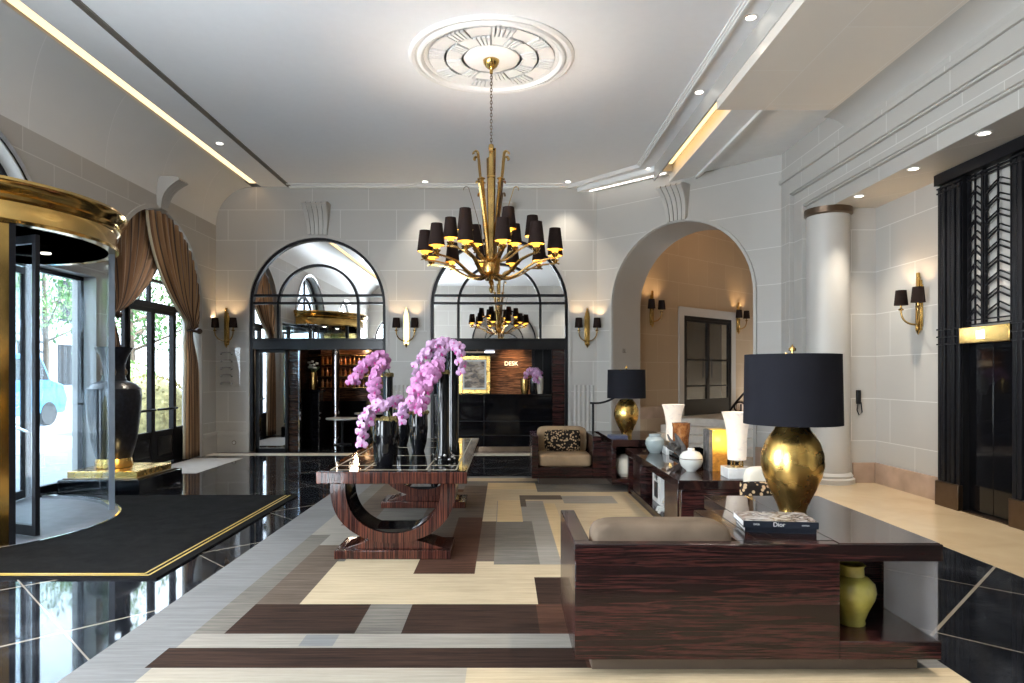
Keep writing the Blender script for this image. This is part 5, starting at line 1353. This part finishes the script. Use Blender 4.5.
# ------------------------------------------------------------------ lounge units (armchair with wrapped side table)
def cushion(mb, x0, x1, y0, y1, z0, z1, n=10, puff=.5):
    """soft rounded pad"""
    vs = []; cx, cy, cz = (x0 + x1) / 2, (y0 + y1) / 2, (z0 + z1) / 2
    hx, hy, hz = (x1 - x0) / 2, (y1 - y0) / 2, (z1 - z0) / 2
    e = .28
    def sp(a, p): return math.copysign(abs(a) ** p, a)
    m_ = 24; r = 14
    for i in range(r + 1):
        th = -PI / 2 + PI * i / r
        for j in range(m_):
            ph = 2 * PI * j / m_
            x = sp(math.cos(th), .30) * sp(math.cos(ph), .22); y = sp(math.cos(th), .30) * sp(math.sin(ph), .22); z = sp(math.sin(th), .34)
            vs.append((cx + hx * x, cy + hy * y, cz + hz * z))
    fs = [(i * m_ + j, i * m_ + (j + 1) % m_, (i + 1) * m_ + (j + 1) % m_, (i + 1) * m_ + j) for i in range(r) for j in range(m_)]
    mb.add(vs, fs); return mb
def lounge(x, y, sgn, label):
    """x: left edge, y: outer back edge; sgn=+1 seat opens towards +y, -1 towards -y"""
    t = thing('armchair', (x + .96, y, 0), label, 'armchair')
    Y = lambda a: y + sgn * a
    def bx(name, x0, x1, a0, a1, z0, z1, mat, bev=.006): return MB().box(x + x0, x + x1, Y(a0), Y(a1), z0, z1).build(name, mat, t, bevel=bev)
    bx('back_panel', 0, 1.39, 0, .07, .104, .71, 'ebony_across')
    bx('arm', 0, .09, .07, .88, .104, .71, 'ebony_across'); bx('arm', .87, .99, .07, .88, .104, .71, 'ebony_across')
    bx('seat_base', .09, .87, .07, .86, .104, .26, 'ebony_across')
    bx('plinth', .10, 1.85, .09, .80, .014, .104, 'taupe_plinth')
    cushion(MB(), x + .10, x + .865, Y(.25), Y(.87), .26, .45).build('seat_cushion', 'velvet_tan' if sgn < 0 else 'suede', t)
    mb = MB(); cushion(mb, x + .105, x + .86, Y(.075), Y(.30), .40, .80 if sgn > 0 else .80); mb.build('back_cushion', 'velvet_tan' if sgn < 0 else 'suede', t)
    return t, bx
t, bx = lounge(.37, 3.5, 1, 'big dark ebony armchair seen from behind with attached side table')
bx('table_body', .99, 1.10, .07, .88, .104, .62, 'ebony_across', .004)
bx('table_body', 1.10, 1.39, .07, 1.36, .104, .62, 'ebony_across', .004)
bx('table_top', 1.09, 1.39, .071, 1.38, .62, .712, 'ebony_top', .003); bx('table_top', 1.39, 1.92, .012, 1.38, .62, .712, 'ebony_top', .003); bx('table_top', .985, 1.09, .071, .88, .62, .712, 'ebony_top', .005)
bx('table_edge', -.002, 1.925, -.006, .01, .62, .708, 'ebony_across', .003)
bx('shelf_board', 1.39, 1.92, 0, .53, .104, .20, 'ebony_across', .005)
bx('niche_back', 1.39, 1.92, .53, 1.36, .104, .62, 'ebony_across', .004)
bx('end_pane', 1.895, 1.905, .01, .53, .20, .62, 'milky_glass', 0)
t, bx = lounge(.40, 10.45, -1, 'tan cushioned ebony armchair facing the room near the reception')
bx('table_body', .99, 1.08, .0, .88, .104, .62, 'ebony_across', .004); bx('table_body', 1.08, 1.93, .0, .75, .104, .62, 'ebony_across', .004)
bx('table_top', 1.06, 1.93, -.02, 1.42, .62, .712, 'ebony_top', .005); bx('table_body', 1.06, 1.12, .75, 1.40, .104, .62, 'ebony_across', .004)
bx('table_body', 1.84, 1.93, .75, 1.40, .104, .62, 'ebony_across', .004); bx('shelf_board', 1.12, 1.84, .75, 1.40, .104, .18, 'ebony_across', .004)
# leopard cushions
def pillow(name, mat, w, h, d, loc, rot, label, cat='cushion'):
    mb = MB(); n = 14; vs = []
    for s in (-1, 1):
        for i in range(n + 1):
            for j in range(n + 1):
                a = -1 + 2 * i / n; b = -1 + 2 * j / n
                pinch = 1 - .07 * (a * a + b * b - 2 * a * a * b * b * .3) * .6
                th = (max(0, 1 - a ** 4) * max(0, 1 - b ** 4)) ** .6
                vs.append((a * w / 2 * (1 - .05 * b * b), s * d / 2 * th, b * h / 2 * (1 - .06 * a * a)))
    N = (n + 1) ** 2; fs = []
    for s in range(2):
        for i in range(n):
            for j in range(n): fs.append((s * N + i * (n + 1) + j, s * N + (i + 1) * (n + 1) + j, s * N + (i + 1) * (n + 1) + j + 1, s * N + i * (n + 1) + j + 1))
    mb.add(vs, fs); o_ = mb.build(name, mat, world=False, ang=60); o_.location = loc; o_.rotation_euler = rot; ORG[o_.name] = Vector(loc); tag(o_, label, cat); return o_
pillow('leopard_cushion', 'leopard', .54, .32, .16, (.87, 9.98, .61), (-.18, 0, 0), 'leopard print cushion on the tan armchair')
# tan armchair's companion: partially hidden cream chair right of coffee table
t = thing('upholstered_chair', (2.30, 5.6, 0), 'small cream upholstered chair partly hidden behind the near gold lamp', 'chair')
cushion(MB(), 2.13, 2.62, 5.40, 5.82, .26, .43).build('seat_cushion', 'cream_fabric', t)
cushion(MB(), 2.12, 2.63, 5.80, 5.96, .28, .785).build('backrest', 'cream_fabric', t)
MB().box(2.14, 2.60, 5.42, 5.92, .16, .26).build('seat_frame', 'ebony_across', t, bevel=.008)
for a in (2.15, 2.55):
    for b in (5.44, 5.86): MB().box(a, a + .04, b, b + .04, .016, .16).build('leg', 'bronze', t)
pillow('leopard_cushion', 'leopard', .30, .25, .11, (2.16, 5.70, .56), (-.2, 0, 0), 'leopard print cushion on the small cream chair')
t = thing('round_pouf', (1.68, 9.38, .18), 'cream round stool tucked in the far side table', 'stool')
MB().lathe([(0, 0), (.16, 0), (.21, .05), (.22, .15), (.20, .25), (.12, .29), (0, .30)], (1.72, 9.32, .19), 28).build('seat', 'cream_fabric', t)
MB().lathe([(.14, 0), (.14, .012), (0, .012)], (1.72, 9.32, .18), 20).build('base', 'bronze', t)

# gold lamps
def gold_lamp(x, y, z, H, label):
    t = thing('table_lamp', (x, y, z), label, 'lamp', 'gold urn lamps with black drum shades')
    k = H / 1.04
    prof = [(0, 0), (.078, 0), (.082, .012), (.078, .03), (.092, .07), (.135, .16), (.172, .25), (.187, .32), (.183, .39), (.160, .46), (.130, .51), (.105, .54), (.10, .555), (.04, .56), (0, .56)]
    MB().lathe([(r * k, h * k) for r, h in prof], (x, y, z), 48).build('base', 'gold_leaf', t)
    MB().lathe([(.012, .56 * k), (.012, .70 * k), (0, .70 * k)], (x, y, z), 10).build('stem', 'brass', t)
    sh = MB().lathe([(.292 * k, .575 * k), (.284 * k, 1.01 * k)], (x, y, z), 48); o_ = sh.build('lamp_shade', 'shade_black', t)
    i_ = MB().lathe([(.287 * k, .577 * k), (.279 * k, 1.008 * k)], (x, y, z), 48).build('shade_lining', 'shade_gold', o_)
    mb = MB(); 
    for q in range(3):
        a = q * 2 * PI / 3; mb.tube([(x, y, z + .99 * k), (x + .29 * k * math.cos(a), y + .29 * k * math.sin(a), z + 1.01 * k)], .004, 5)
    mb.lathe([(.012, .97 * k), (.008, 1.03 * k), (.024, 1.035 * k), (.022, 1.05 * k), (.010, 1.06 * k), (0, 1.075 * k)], (x, y, z), 10); mb.build('finial', 'brass', t)
    MB().sphere((x, y, z + .76 * k), .035, 12).build('bulb', 'bulb_glow', t)
    light('table_lamp_bulb', 'POINT', (x, y, z + .72 * k), 30, (1, .72, .38), .04)
gold_lamp(1.81, 4.20, .712, 1.04, 'large gold urn lamp with black drum shade on the near side table')
gold_lamp(1.76, 9.62, .712, .98, 'smaller gold urn lamp with black drum shade on the far side table')
# books
def book(x, y, z, w, d, h, rz, cover, spine, label):
    t = thing('coffee_table_book', (x, y, z), label, 'book', 'stacked art books', rz=rz)
    MB().box(-w / 2 + .004, w / 2 - .004, -d / 2 + .006, d / 2 - .004, .004, h - .004).build('pages', 'paper_white', t, world=False)
    mb = MB(); mb.box(-w / 2, w / 2, -d / 2, d / 2, 0, .004, 1); mb.box(-w / 2, w / 2, -d / 2, d / 2, h - .004, h, 0); mb.box(-w / 2, w / 2, -d / 2 - .002, -d / 2 + .004, 0, h, 1); cv = mb.build('cover', [cover, spine], t, world=False, smooth=False)
    return t
b1 = book(1.56, 3.86, .712, .38, .26, .032, -.14, 'book_cover', 'book_black', 'lower black art book under the larger one')
b2 = book(1.55, 3.84, .745, .40, .27, .038, -.12, 'book_cover', 'book_black', 'black spined fashion book on top of the pile near the lamp')
def label_text(body, t, loc, size, mat): 
    c = bpy.data.curves.new('spine_lettering', 'FONT'); c.body = body; c.size = size; c.extrude = .0004; c.align_x = 'CENTER'; c.align_y = 'CENTER'; c.materials.append(M[mat])
    o_ = bpy.data.objects.new('spine_lettering', c); COL.objects.link(o_); o_.parent = t; o_.location = loc; o_.rotation_euler = (PI / 2, 0, 0); to_mesh_obj(o_)
label_text('Dior', b2, (-.01, -.1385, .020), .034, 'paper_white'); label_text('DIOR', b2, (-.13, -.1385, .019), .014, 'paper_white'); label_text('K. TAYLOR' if 0 else 'EDITION', b2, (.13, -.1385, .018), .010, 'paper_white')
mb = MB(); mb.box(1.45, 1.70, 9.18, 9.40, .712, .755); tag(mb.build('blue_book', 'book_blue', bevel=.004), 'dark blue book on the far side table beside the lamp', 'book')
# lime vase in niche
t = thing('lime_vase', (1.955, 3.765, .20), 'lime green crackle glazed vase in the near side table niche', 'vase')
MB().lathe([(0, 0), (.070, 0), (.074, .012), (.070, .03), (.090, .08), (.122, .15), (.129, .19), (.118, .235), (.085, .265), (.068, .272), (.066, .28), (.066, .32), (.074, .332), (.066, .335), (.055, .32), (.055, .28), (0, .26)], (1.955, 3.765, .20), 40).build('body', 'ceramic_lime', t)
# reading arm / handrail by far lamp
t = thing('stand_rail', (1.40, 10.6, 0), 'thin black stand with curved arm behind the far side table', 'rail')
yy = 10.65
MB().tube([(px(593, yy), yy, 0.02), (px(593, yy), yy, pz(403, yy))], .018, 8).build('post', 'black_iron', t)
MB().tube(bez([(px(590, yy), yy, pz(403, yy)), (px(600, yy), yy, pz(404, yy)), (px(607, yy), yy, pz(402, yy)), (px(616, yy), yy, pz(397, yy))], 10), .016, 8).build('curved_arm', 'black_iron', t)
MB().lathe([(.09, 0), (.09, .015), (0, .02)], (px(593, yy), yy, 0.0), 16).build('base', 'black_iron', t)

# ------------------------------------------------------------------ coffee table and its things
cx0, cx1, cy0, cy1, cz = 1.62, 2.62, 6.22, 8.95, .61
ct = thing('coffee_table', ((cx0 + cx1) / 2, (cy0 + cy1) / 2, 0), 'low dark ebony coffee table crowded with lamps and ceramics', 'table')
MB().box(cx0, cx1, cy0, cy1, cz - .085, cz).build('table_top', 'ebony_top', ct, bevel=.005)
for (a, b) in ((cy0 + .01, cy0 + .09), (cy1 - .09, cy1 - .01)): MB().box(cx0 + .03, cx1 - .03, a, b, .014, cz - .085).build('end_panel', 'ebony_across', ct, bevel=.005)
for (a, b) in ((cy0 + .22, cy0 + .75), (cy1 - .75, cy1 - .30)): MB().box(cx0 + .05, cx1 - .05, a, b, .10, cz - .085).build('divider', 'ebony_across', ct, bevel=.005)
MB().box(cx0 + .04, cx1 - .04, cy0 + .09, cy1 - .09, .05, .10).build('shelf_board', 'ebony_across', ct, bevel=.004)
# upright book and figurine on shelf
t = thing('upright_book', (1.85, 7.75, .10), 'pale upright book on the coffee table shelf', 'book')
MB().box(1.78, 1.83, 7.62, 8.02, .10, .47).build('cover', 'paper_white', t, bevel=.003); MB().box(1.775, 1.78, 7.74, 7.92, .16, .34).build('cover_patch', 'book_black', t)
text('THE', (1.773, 7.82, .40), .09, 'book_black', (PI / 2, 0, -PI / 2), t, .001)
t = thing('white_figurine', (1.78, 7.2, .10), 'small white seated figurine on the coffee table shelf', 'figurine')
mb = MB(); fx, fy = 1.80, 7.25
mb.lathe([(0, 0), (.07, 0), (.075, .03), (.05, .10), (.06, .15), (.045, .20), (.02, .225), (.018, .235)], (fx, fy, .10), 16); mb.sphere((fx - .01, fy, .10 + .265), .036, 12, sz=1.1); mb.tube([(fx, fy - .05, .27), (fx - .05, fy - .07, .22), (fx - .07, fy - .03, .19)], .016, 7); mb.tube([(fx, fy + .05, .27), (fx - .05, fy + .07, .22), (fx - .07, fy + .03, .19)], .016, 7); mb.tube([(fx - .03, fy - .05, .14), (fx - .12, fy - .06, .14), (fx - .13, fy - .05, .105)], .02, 7); mb.tube([(fx - .03, fy + .05, .14), (fx - .12, fy + .06, .14), (fx - .13, fy + .05, .105)], .02, 7)
mb.build('body', 'ceramic_white', t); 
t = thing('ceramic_jar', (1.90, 8.45, cz), 'round celadon jar at the far end of the coffee table', 'jar')
MB().lathe([(0, 0), (.065, 0), (.10, .05), (.12, .11), (.115, .165), (.085, .20), (.075, .205), (.078, .235), (.066, .235), (.06, .20), (0, .18)], (1.90, 8.42, cz), 32).build('body', 'ceramic_celadon', t)
t = thing('ceramic_jar', (2.06, 8.66, cz), 'beige ceramic jar tucked behind the celadon jar', 'jar')
MB().lathe([(0, 0), (.06, 0), (.09, .05), (.10, .11), (.095, .17), (.07, .20), (.06, .225), (.05, .225), (.05, .18), (0, .16)], (2.10, 8.66, cz), 32).build('body', 'ceramic_beige', t)
t = thing('lidded_bowl', (1.91, 6.83, cz), 'white lidded bowl with dark rim line on the coffee table', 'bowl')
MB().lathe([(0, 0), (.05, 0), (.055, .01), (.10, .05), (.117, .10), (.116, .125), (0, .125)], (1.91, 6.83, cz), 36).build('body', 'ceramic_white', t)
MB().lathe([(.117, 0), (.119, .004), (.117, .008), (.0, .008)], (1.91, 6.83, cz + .124), 36).build('rim_line', 'bronze', t)
MB().lathe([(.116, 0), (.112, .025), (.085, .06), (.04, .075), (.035, .08), (.035, .10), (.032, .105), (0, .105)], (1.91, 6.83, cz + .132), 36).build('lid', 'ceramic_white', t)
t = thing('black_tray', (2.2, 7.9, cz), 'long black lacquer tray on the coffee table', 'tray')
mb = MB(); a, b, c_, d_ = 2.02, 2.52, 7.15, 8.62; mb.box(a, b, c_, d_, cz, cz + .012); mb.box(a, a + .02, c_, d_, cz, cz + .05); mb.box(b - .02, b, c_, d_, cz, cz + .05); mb.box(a, b, c_, c_ + .02, cz, cz + .05); mb.box(a, b, d_ - .02, d_, cz, cz + .05); mb.build('tray_body', 'black_gloss', t)
for yy in (c_ + .012, d_ - .012): MB().box((a + b) / 2 - .09, (a + b) / 2 + .09, yy - .016, yy + .016, cz + .05, cz + .06).build('handle', 'brass', t, bevel=.003)
t = thing('agate_block', (2.20, 8.0, cz + .012), 'rust brown agate vessel standing on the black tray', 'vase')
mb = MB(); rr = .10; n = 20
prof = [(0, 0), (.085, 0), (.095, .05), (.092, .2), (.105, .33), (.115, .39), (.09, .385), (.08, .3), (0, .28)]
mb.lathe(prof, (2.13, 8.05, cz + .012), 24)
mb.v = [(x + .010 * math.sin(17 * z + 5 * x), y + .010 * math.cos(13 * z), z) for x, y, z in mb.v]; mb.build('body', 'agate', t)
t = thing('driftwood_sculpture', (2.02, 7.9, cz), 'dark gnarled driftwood piece on the black tray', 'sculpture')
for q in range(7):
    base = Vector((2.06 + random.uniform(0, .05), 7.72 + random.uniform(-.12, .12), cz + .02)); p = base.copy(); pts = [tuple(p)]; d = Vector((random.uniform(-.8, .1), random.uniform(-.5, .5), 1.1))
    for k in range(6): d += Vector((random.uniform(-.55, .45), random.uniform(-.4, .4), random.uniform(-.45, .2))); p = p + d.normalized() * .055; pts.append((max(p.x, 1.9), p.y, max(p.z, cz + .03)))
    MB().tube(pts, [.036, .033, .032, .026, .022, .015, .008], 7).build('branch', 'driftwood', t)
t = thing('brass_figure', (2.06, 7.35, cz + .012), 'small brass ornament at the near end of the tray', 'ornament')
MB().lathe([(0, 0), (.035, 0), (.04, .015), (.018, .03), (.03, .06), (.034, .09), (.018, .11), (.022, .13), (0, .145)], (2.08, 7.32, cz + .012), 16).build('body', 'brass', t)
MB().box(2.06, 2.16, 7.36, 7.44, cz + .012, cz + .03).build('foot', 'black_gloss', t)
# amber block lamp
t = thing('amber_lamp', (2.18, 6.80, cz), 'glowing amber block lamp beside the white lidded bowl', 'lamp')
MB().box(2.12, 2.27, 6.80, 6.98, cz, cz + .42).build('amber_panel', 'amber_glow', t, bevel=.004); MB().box(2.085, 2.12, 6.80, 7.0, cz, cz + .42).build('side_slab', 'driftwood', t, bevel=.003)
light('amber_lamp_glow', 'POINT', (2.19, 6.74, cz + .32), .6, (1, .6, .15), .03)
# alabaster torches
def torch(x, y, z, label, k=1.0):
    t = thing('alabaster_lamp', (x, y, z), label, 'lamp', 'flared alabaster lamps')
    MB().box(x - .12 * k, x + .12 * k, y - .12 * k, y + .12 * k, z, z + .10 * k).build('base', 'marble_white', t, bevel=.006)
    mb = MB()
    for sx in (-1, 1):
        for sy in (-1, 1): mb.lathe([(.009, .10 * k), (.009, .18 * k)], (x + sx * .04, y + sy * .04, z), 8)
    mb.lathe([(.05, .10 * k), (.05, .11 * k), (0, .11 * k)], (x, y, z), 16); mb.build('brass_posts', 'brass', t)
    prof = [(.0, .17), (.085, .17), (.088, .20), (.090, .36), (.100, .46), (.118, .55), (.142, .625), (.134, .625), (.11, .55), (.092, .46), (.08, .36), (.078, .2), (0, .19)]
    MB().lathe([(r * k, h * k) for r, h in prof], (x, y, z), 36).build('shade', 'alabaster', t)
    light('alabaster_glow', 'POINT', (x, y, z + .35 * k), .8, (1, .85, .65), .03)
torch(2.235, 6.42, cz, 'nearer flared alabaster lamp beside the big black lampshade'); torch(2.10, 8.30, cz, 'further flared alabaster lamp behind the agate vessel', .98)

# ------------------------------------------------------------------ exterior
GX = -6.3
mb = MB(); mb.box(-45, GX, -25, 40, -.3, -.02); struct('ground', mb, 'street_stone', label='pale paved street outside the entrance', cat='ground')
mb = MB(); mb.box(-26, -24, -20, 40, -.02, 9); struct('facade_opposite', mb, 'facade', label='pale building across the street', cat='building'); bpy.data.objects['facade_opposite']['kind'] = 'structure'
mb = MB()
for y in range(-18, 40, 3):
    for z in (1.0, 4.5): mb.box(-24.02, -23.95, y, y + 1.3, z, z + 2.2)
tag(mb.build('facade_windows', 'dark_panel'), None, None, kind='structure')
def tree(x, y, h, R, label, mat, n=2600):
    t = thing('street_tree', (x, y, -.02), label, 'tree', 'trees outside the entrance')
    mb = MB(); mb.tube([(x, y, -.02), (x + .1, y, h * .3), (x - .05, y + .1, h * .6), (x, y, h * .8)], [.14, .11, .08, .04], 10)
    for q in range(7):
        a = random.uniform(0, 2 * PI); z0 = h * random.uniform(.3, .6); mb.tube([(x, y, z0), (x + .5 * R * math.cos(a), y + .5 * R * math.sin(a), z0 + .5), (x + .9 * R * math.cos(a), y + .9 * R * math.sin(a), z0 + 1.0)], [.05, .035, .015], 6)
    mb.build('trunk', 'bark', t)
    mb = MB(); vs = []; fs = []
    cl = [(x + R * .7 * random.uniform(-1, 1), y + R * .7 * random.uniform(-1, 1), h * random.uniform(.42, .95), R * random.uniform(.3, .55)) for _ in range(14)]
    for k in range(n):
        c_ = random.choice(cl); u = random.uniform(-1, 1); a = random.uniform(0, 2 * PI); r = c_[3] * random.uniform(.6, 1)
        p = Vector((c_[0] + r * math.sqrt(1 - u * u) * math.cos(a), c_[1] + r * math.sqrt(1 - u * u) * math.sin(a), c_[2] + r * u * .8)); e = Euler((random.uniform(0, 6), random.uniform(0, 6), random.uniform(0, 6))).to_matrix(); s = random.uniform(.05, .1)
        b = len(vs); vs += [tuple(p + e @ Vector(q)) for q in ((-s, 0, 0), (0, -s * .5, 0), (s, 0, 0), (0, s * .5, 0))]; fs.append((b, b + 1, b + 2, b + 3))
    mb.add(vs, fs); mb.build('foliage', mat, t, smooth=False)
tree(-11.5, 20.5, 6.5, 2.3, 'leafy tree seen through the garden door', 'leaf_green'); tree(-17.2, 25.0, 7.5, 2.4, 'taller pale tree beyond the garden door', 'leaf_pale'); tree(-13.2, 14.2, 6, 1.7, 'bushy tree seen through the revolving door glass', 'leaf_green'); tree(-17.5, 14.0, 6.5, 1.9, 'pale tree between the two leafy ones outside', 'leaf_pale')
tree(-10.5, 9.0, 5.5, 1.7, 'nearest street tree beyond the revolving door', 'leaf_pale')
for k in range(4): tree(-21 - 1.0 * (k % 2), 9 + 6.5 * k, 8, 2.4, 'far row tree against the opposite building', 'leaf_green', 1800)
def bush(x, y, r, z, mat, label, n=1800, sz=1.0, leaf=.05):
    t = thing('clipped_bush', (x, y, 0), label, 'bush'); mb = MB(); mb.sphere((x, y, z), r * .93, 24, sz=sz); mb.build('core', mat, t)
    mb = MB(); vs = []; fs = []
    for k in range(n):
        u = random.uniform(-1, 1); a = random.uniform(0, 2 * PI); p = Vector((x + r * math.sqrt(1 - u * u) * math.cos(a), y + r * math.sqrt(1 - u * u) * math.sin(a), z + r * u * sz)); e = Euler((random.uniform(0, 6), random.uniform(0, 6), random.uniform(0, 6))).to_matrix(); s = random.uniform(.6, 1.2) * leaf
        b = len(vs); vs += [tuple(p + e @ Vector(q)) for q in ((-s, 0, 0), (0, -s * .5, 0), (s, 0, 0), (0, s * .5, 0))]; fs.append((b, b + 1, b + 2, b + 3))
    mb.add(vs, fs); mb.build('leaves', mat, t, smooth=False)
bush(-7.75, 14.6, .95, .62, 'hedge_gold', 'round golden clipped bush outside the garden door', leaf=.05)
bush(-10.6, 18.6, 1.1, .9, 'leaf_pale', 'pale green bush behind the golden one')
bush(-8.6, 9.9, .7, .5, 'hedge_gold', 'golden clipped bush outside the revolving door')
t = thing('blue_planter', (-8.6, 16.8, 0), 'tall blue planter outside the garden door', 'planter')
MB().lathe([(0, 0), (.22, 0), (.30, 1.3), (.34, 1.35), (.30, 1.35), (.24, .9), (0, .9)], (-8.9, 16.9, 0), 24).build('body', 'pot_blue', t); MB().lathe([(.26, 0), (.0, .05)], (-8.9, 16.9, 1.2), 20).build('soil', 'bark', t)
# low wall + blue van
mb = MB(); mb.box(-9.9, -9.6, 6.0, 13.4, 0, .55); tag(mb.build('garden_wall', 'facade', bevel=.02), 'low pale wall along the pavement outside', 'wall')
vn = thing('parked_van', (-15.3, 19.6, 0), 'light blue van parked in the street outside', 'van')
vx, vy = -15.3, 19.6
prof = [(-2.4, .35), (2.3, .35), (2.45, .8), (2.25, 1.25), (1.6, 1.45), (1.15, 2.2), (-2.3, 2.25), (-2.45, 1.2)]
MB().prism(prof, lambda p, t: (vx - .95 + 1.9 * t, vy + p[0], p[1])).build('body', 'van_blue', vn, bevel=.06)
for s in (-.965, .955):
    mb = MB(); mb.prism([(1.5, 1.42), (1.1, 2.05), (.45, 2.05), (.45, 1.42)], lambda p, t: (vx + s + .01 * t, vy + p[0], p[1])); mb.prism([(.3, 1.42), (.3, 2.05), (-.9, 2.05), (-.9, 1.42)], lambda p, t: (vx + s + .01 * t, vy + p[0], p[1])); mb.build('window_glass', 'black_gloss', vn)
for yy in (-1.5, 1.5):
    for s in (-.97, .77):
        MB().lathe([(0, 0), (.2, 0), (.36, .02), (.38, .06), (.38, .16), (.36, .2), (0, .2)], (0, 0, 0), 24).xform(Matrix.Translation((vx + s, vy + yy, .36)) @ Matrix.Rotation(PI / 2, 4, 'Y')).build('wheel', 'rubber', vn)
mb = MB(); mb.box(-6.25, -6.20, 5.0, 13.4, 4.55, 4.6)

# ------------------------------------------------------------------ world, sun, portals, camera
w = bpy.data.worlds.new('World'); SC.world = w; w.use_nodes = True
nt = w.node_tree; bg = nt.nodes['Background']
sky = nt.nodes.new('ShaderNodeTexSky'); sky.sky_type = 'HOSEK_WILKIE'; sky.sun_direction = (.5, .1, .8); sky.turbidity = 4
mx = mixc(nt, .62, sky.outputs[0], (.80, .90, 1.0)); L(nt, mx, bg.inputs[0]); bg.inputs[1].default_value = 5.0
s = light('sun', 'SUN', (0, 0, 20), 10, (1, .96, .88)); s.data.angle = .02; s.rotation_euler = Vector((-.45, -.12, -.85)).to_track_quat('-Z', 'Y').to_euler()
def portal(loc, sx, sy, rot):
    l = light('window_portal', 'AREA', loc, 1, (1, 1, 1)); l.data.shape = 'RECTANGLE'; l.data.size = sx; l.data.size_y = sy; l.rotation_euler = rot; l.data.cycles.is_portal = True
portal((XL - .38, 7.2, 1.5), 3.0, 4.9, (0, -PI / 2, 0)); portal((XL - .38, 7.04, 3.8), 1.5, 3.1, (0, -PI / 2, 0))
l = light('added_window_fill', 'AREA', (XL - .40, 2.4, 2.3), 470, (.92, .96, 1)); l.data.shape = 'RECTANGLE'; l.data.size = 4.2; l.data.size_y = 2.8; l.rotation_euler = (0, -PI / 2, 0)  # added fill lamp outside the out-of-view side window, brightens the room
for c in (11.5,): portal((XL - .38, c, 2.2), 4.4, 3.1, (0, -PI / 2, 0))
for c in (-4.35,): 
    l = light('added_window_fill', 'AREA', (c, YF - .34, 2.3), 300, (.92, .96, 1)); l.data.shape = 'RECTANGLE'; l.data.size = 2.5; l.data.size_y = 4.1; l.rotation_euler = (PI / 2, 0, 0)  # second added fill lamp, outside the unseen window behind the viewpoint
cd = bpy.data.cameras.new('Camera'); cam = bpy.data.objects.new('Camera', cd); COL.objects.link(cam); SC.camera = cam
cam.location = (0, 0, CH); cam.rotation_euler = (PI / 2, 0, 0); cd.sensor_width = 36; cd.lens = F / 1024 * 36; cd.shift_x = 8 / 1024; cd.shift_y = 32.5 / 1024; cd.clip_start = .05
SC.view_settings.view_transform = 'Standard'; SC.view_settings.look = 'None'; SC.view_settings.gamma = 1; SC.view_settings.use_curve_mapping = False
SC.view_settings.exposure = 1.27
cy = SC.cycles
cy.use_denoising = True; cy.max_bounces = 10; cy.diffuse_bounces = 5; cy.glossy_bounces = 5; cy.transparent_max_bounces = 12; cy.sample_clamp_indirect = 6; cy.caustics_reflective = False; cy.caustics_refractive = False
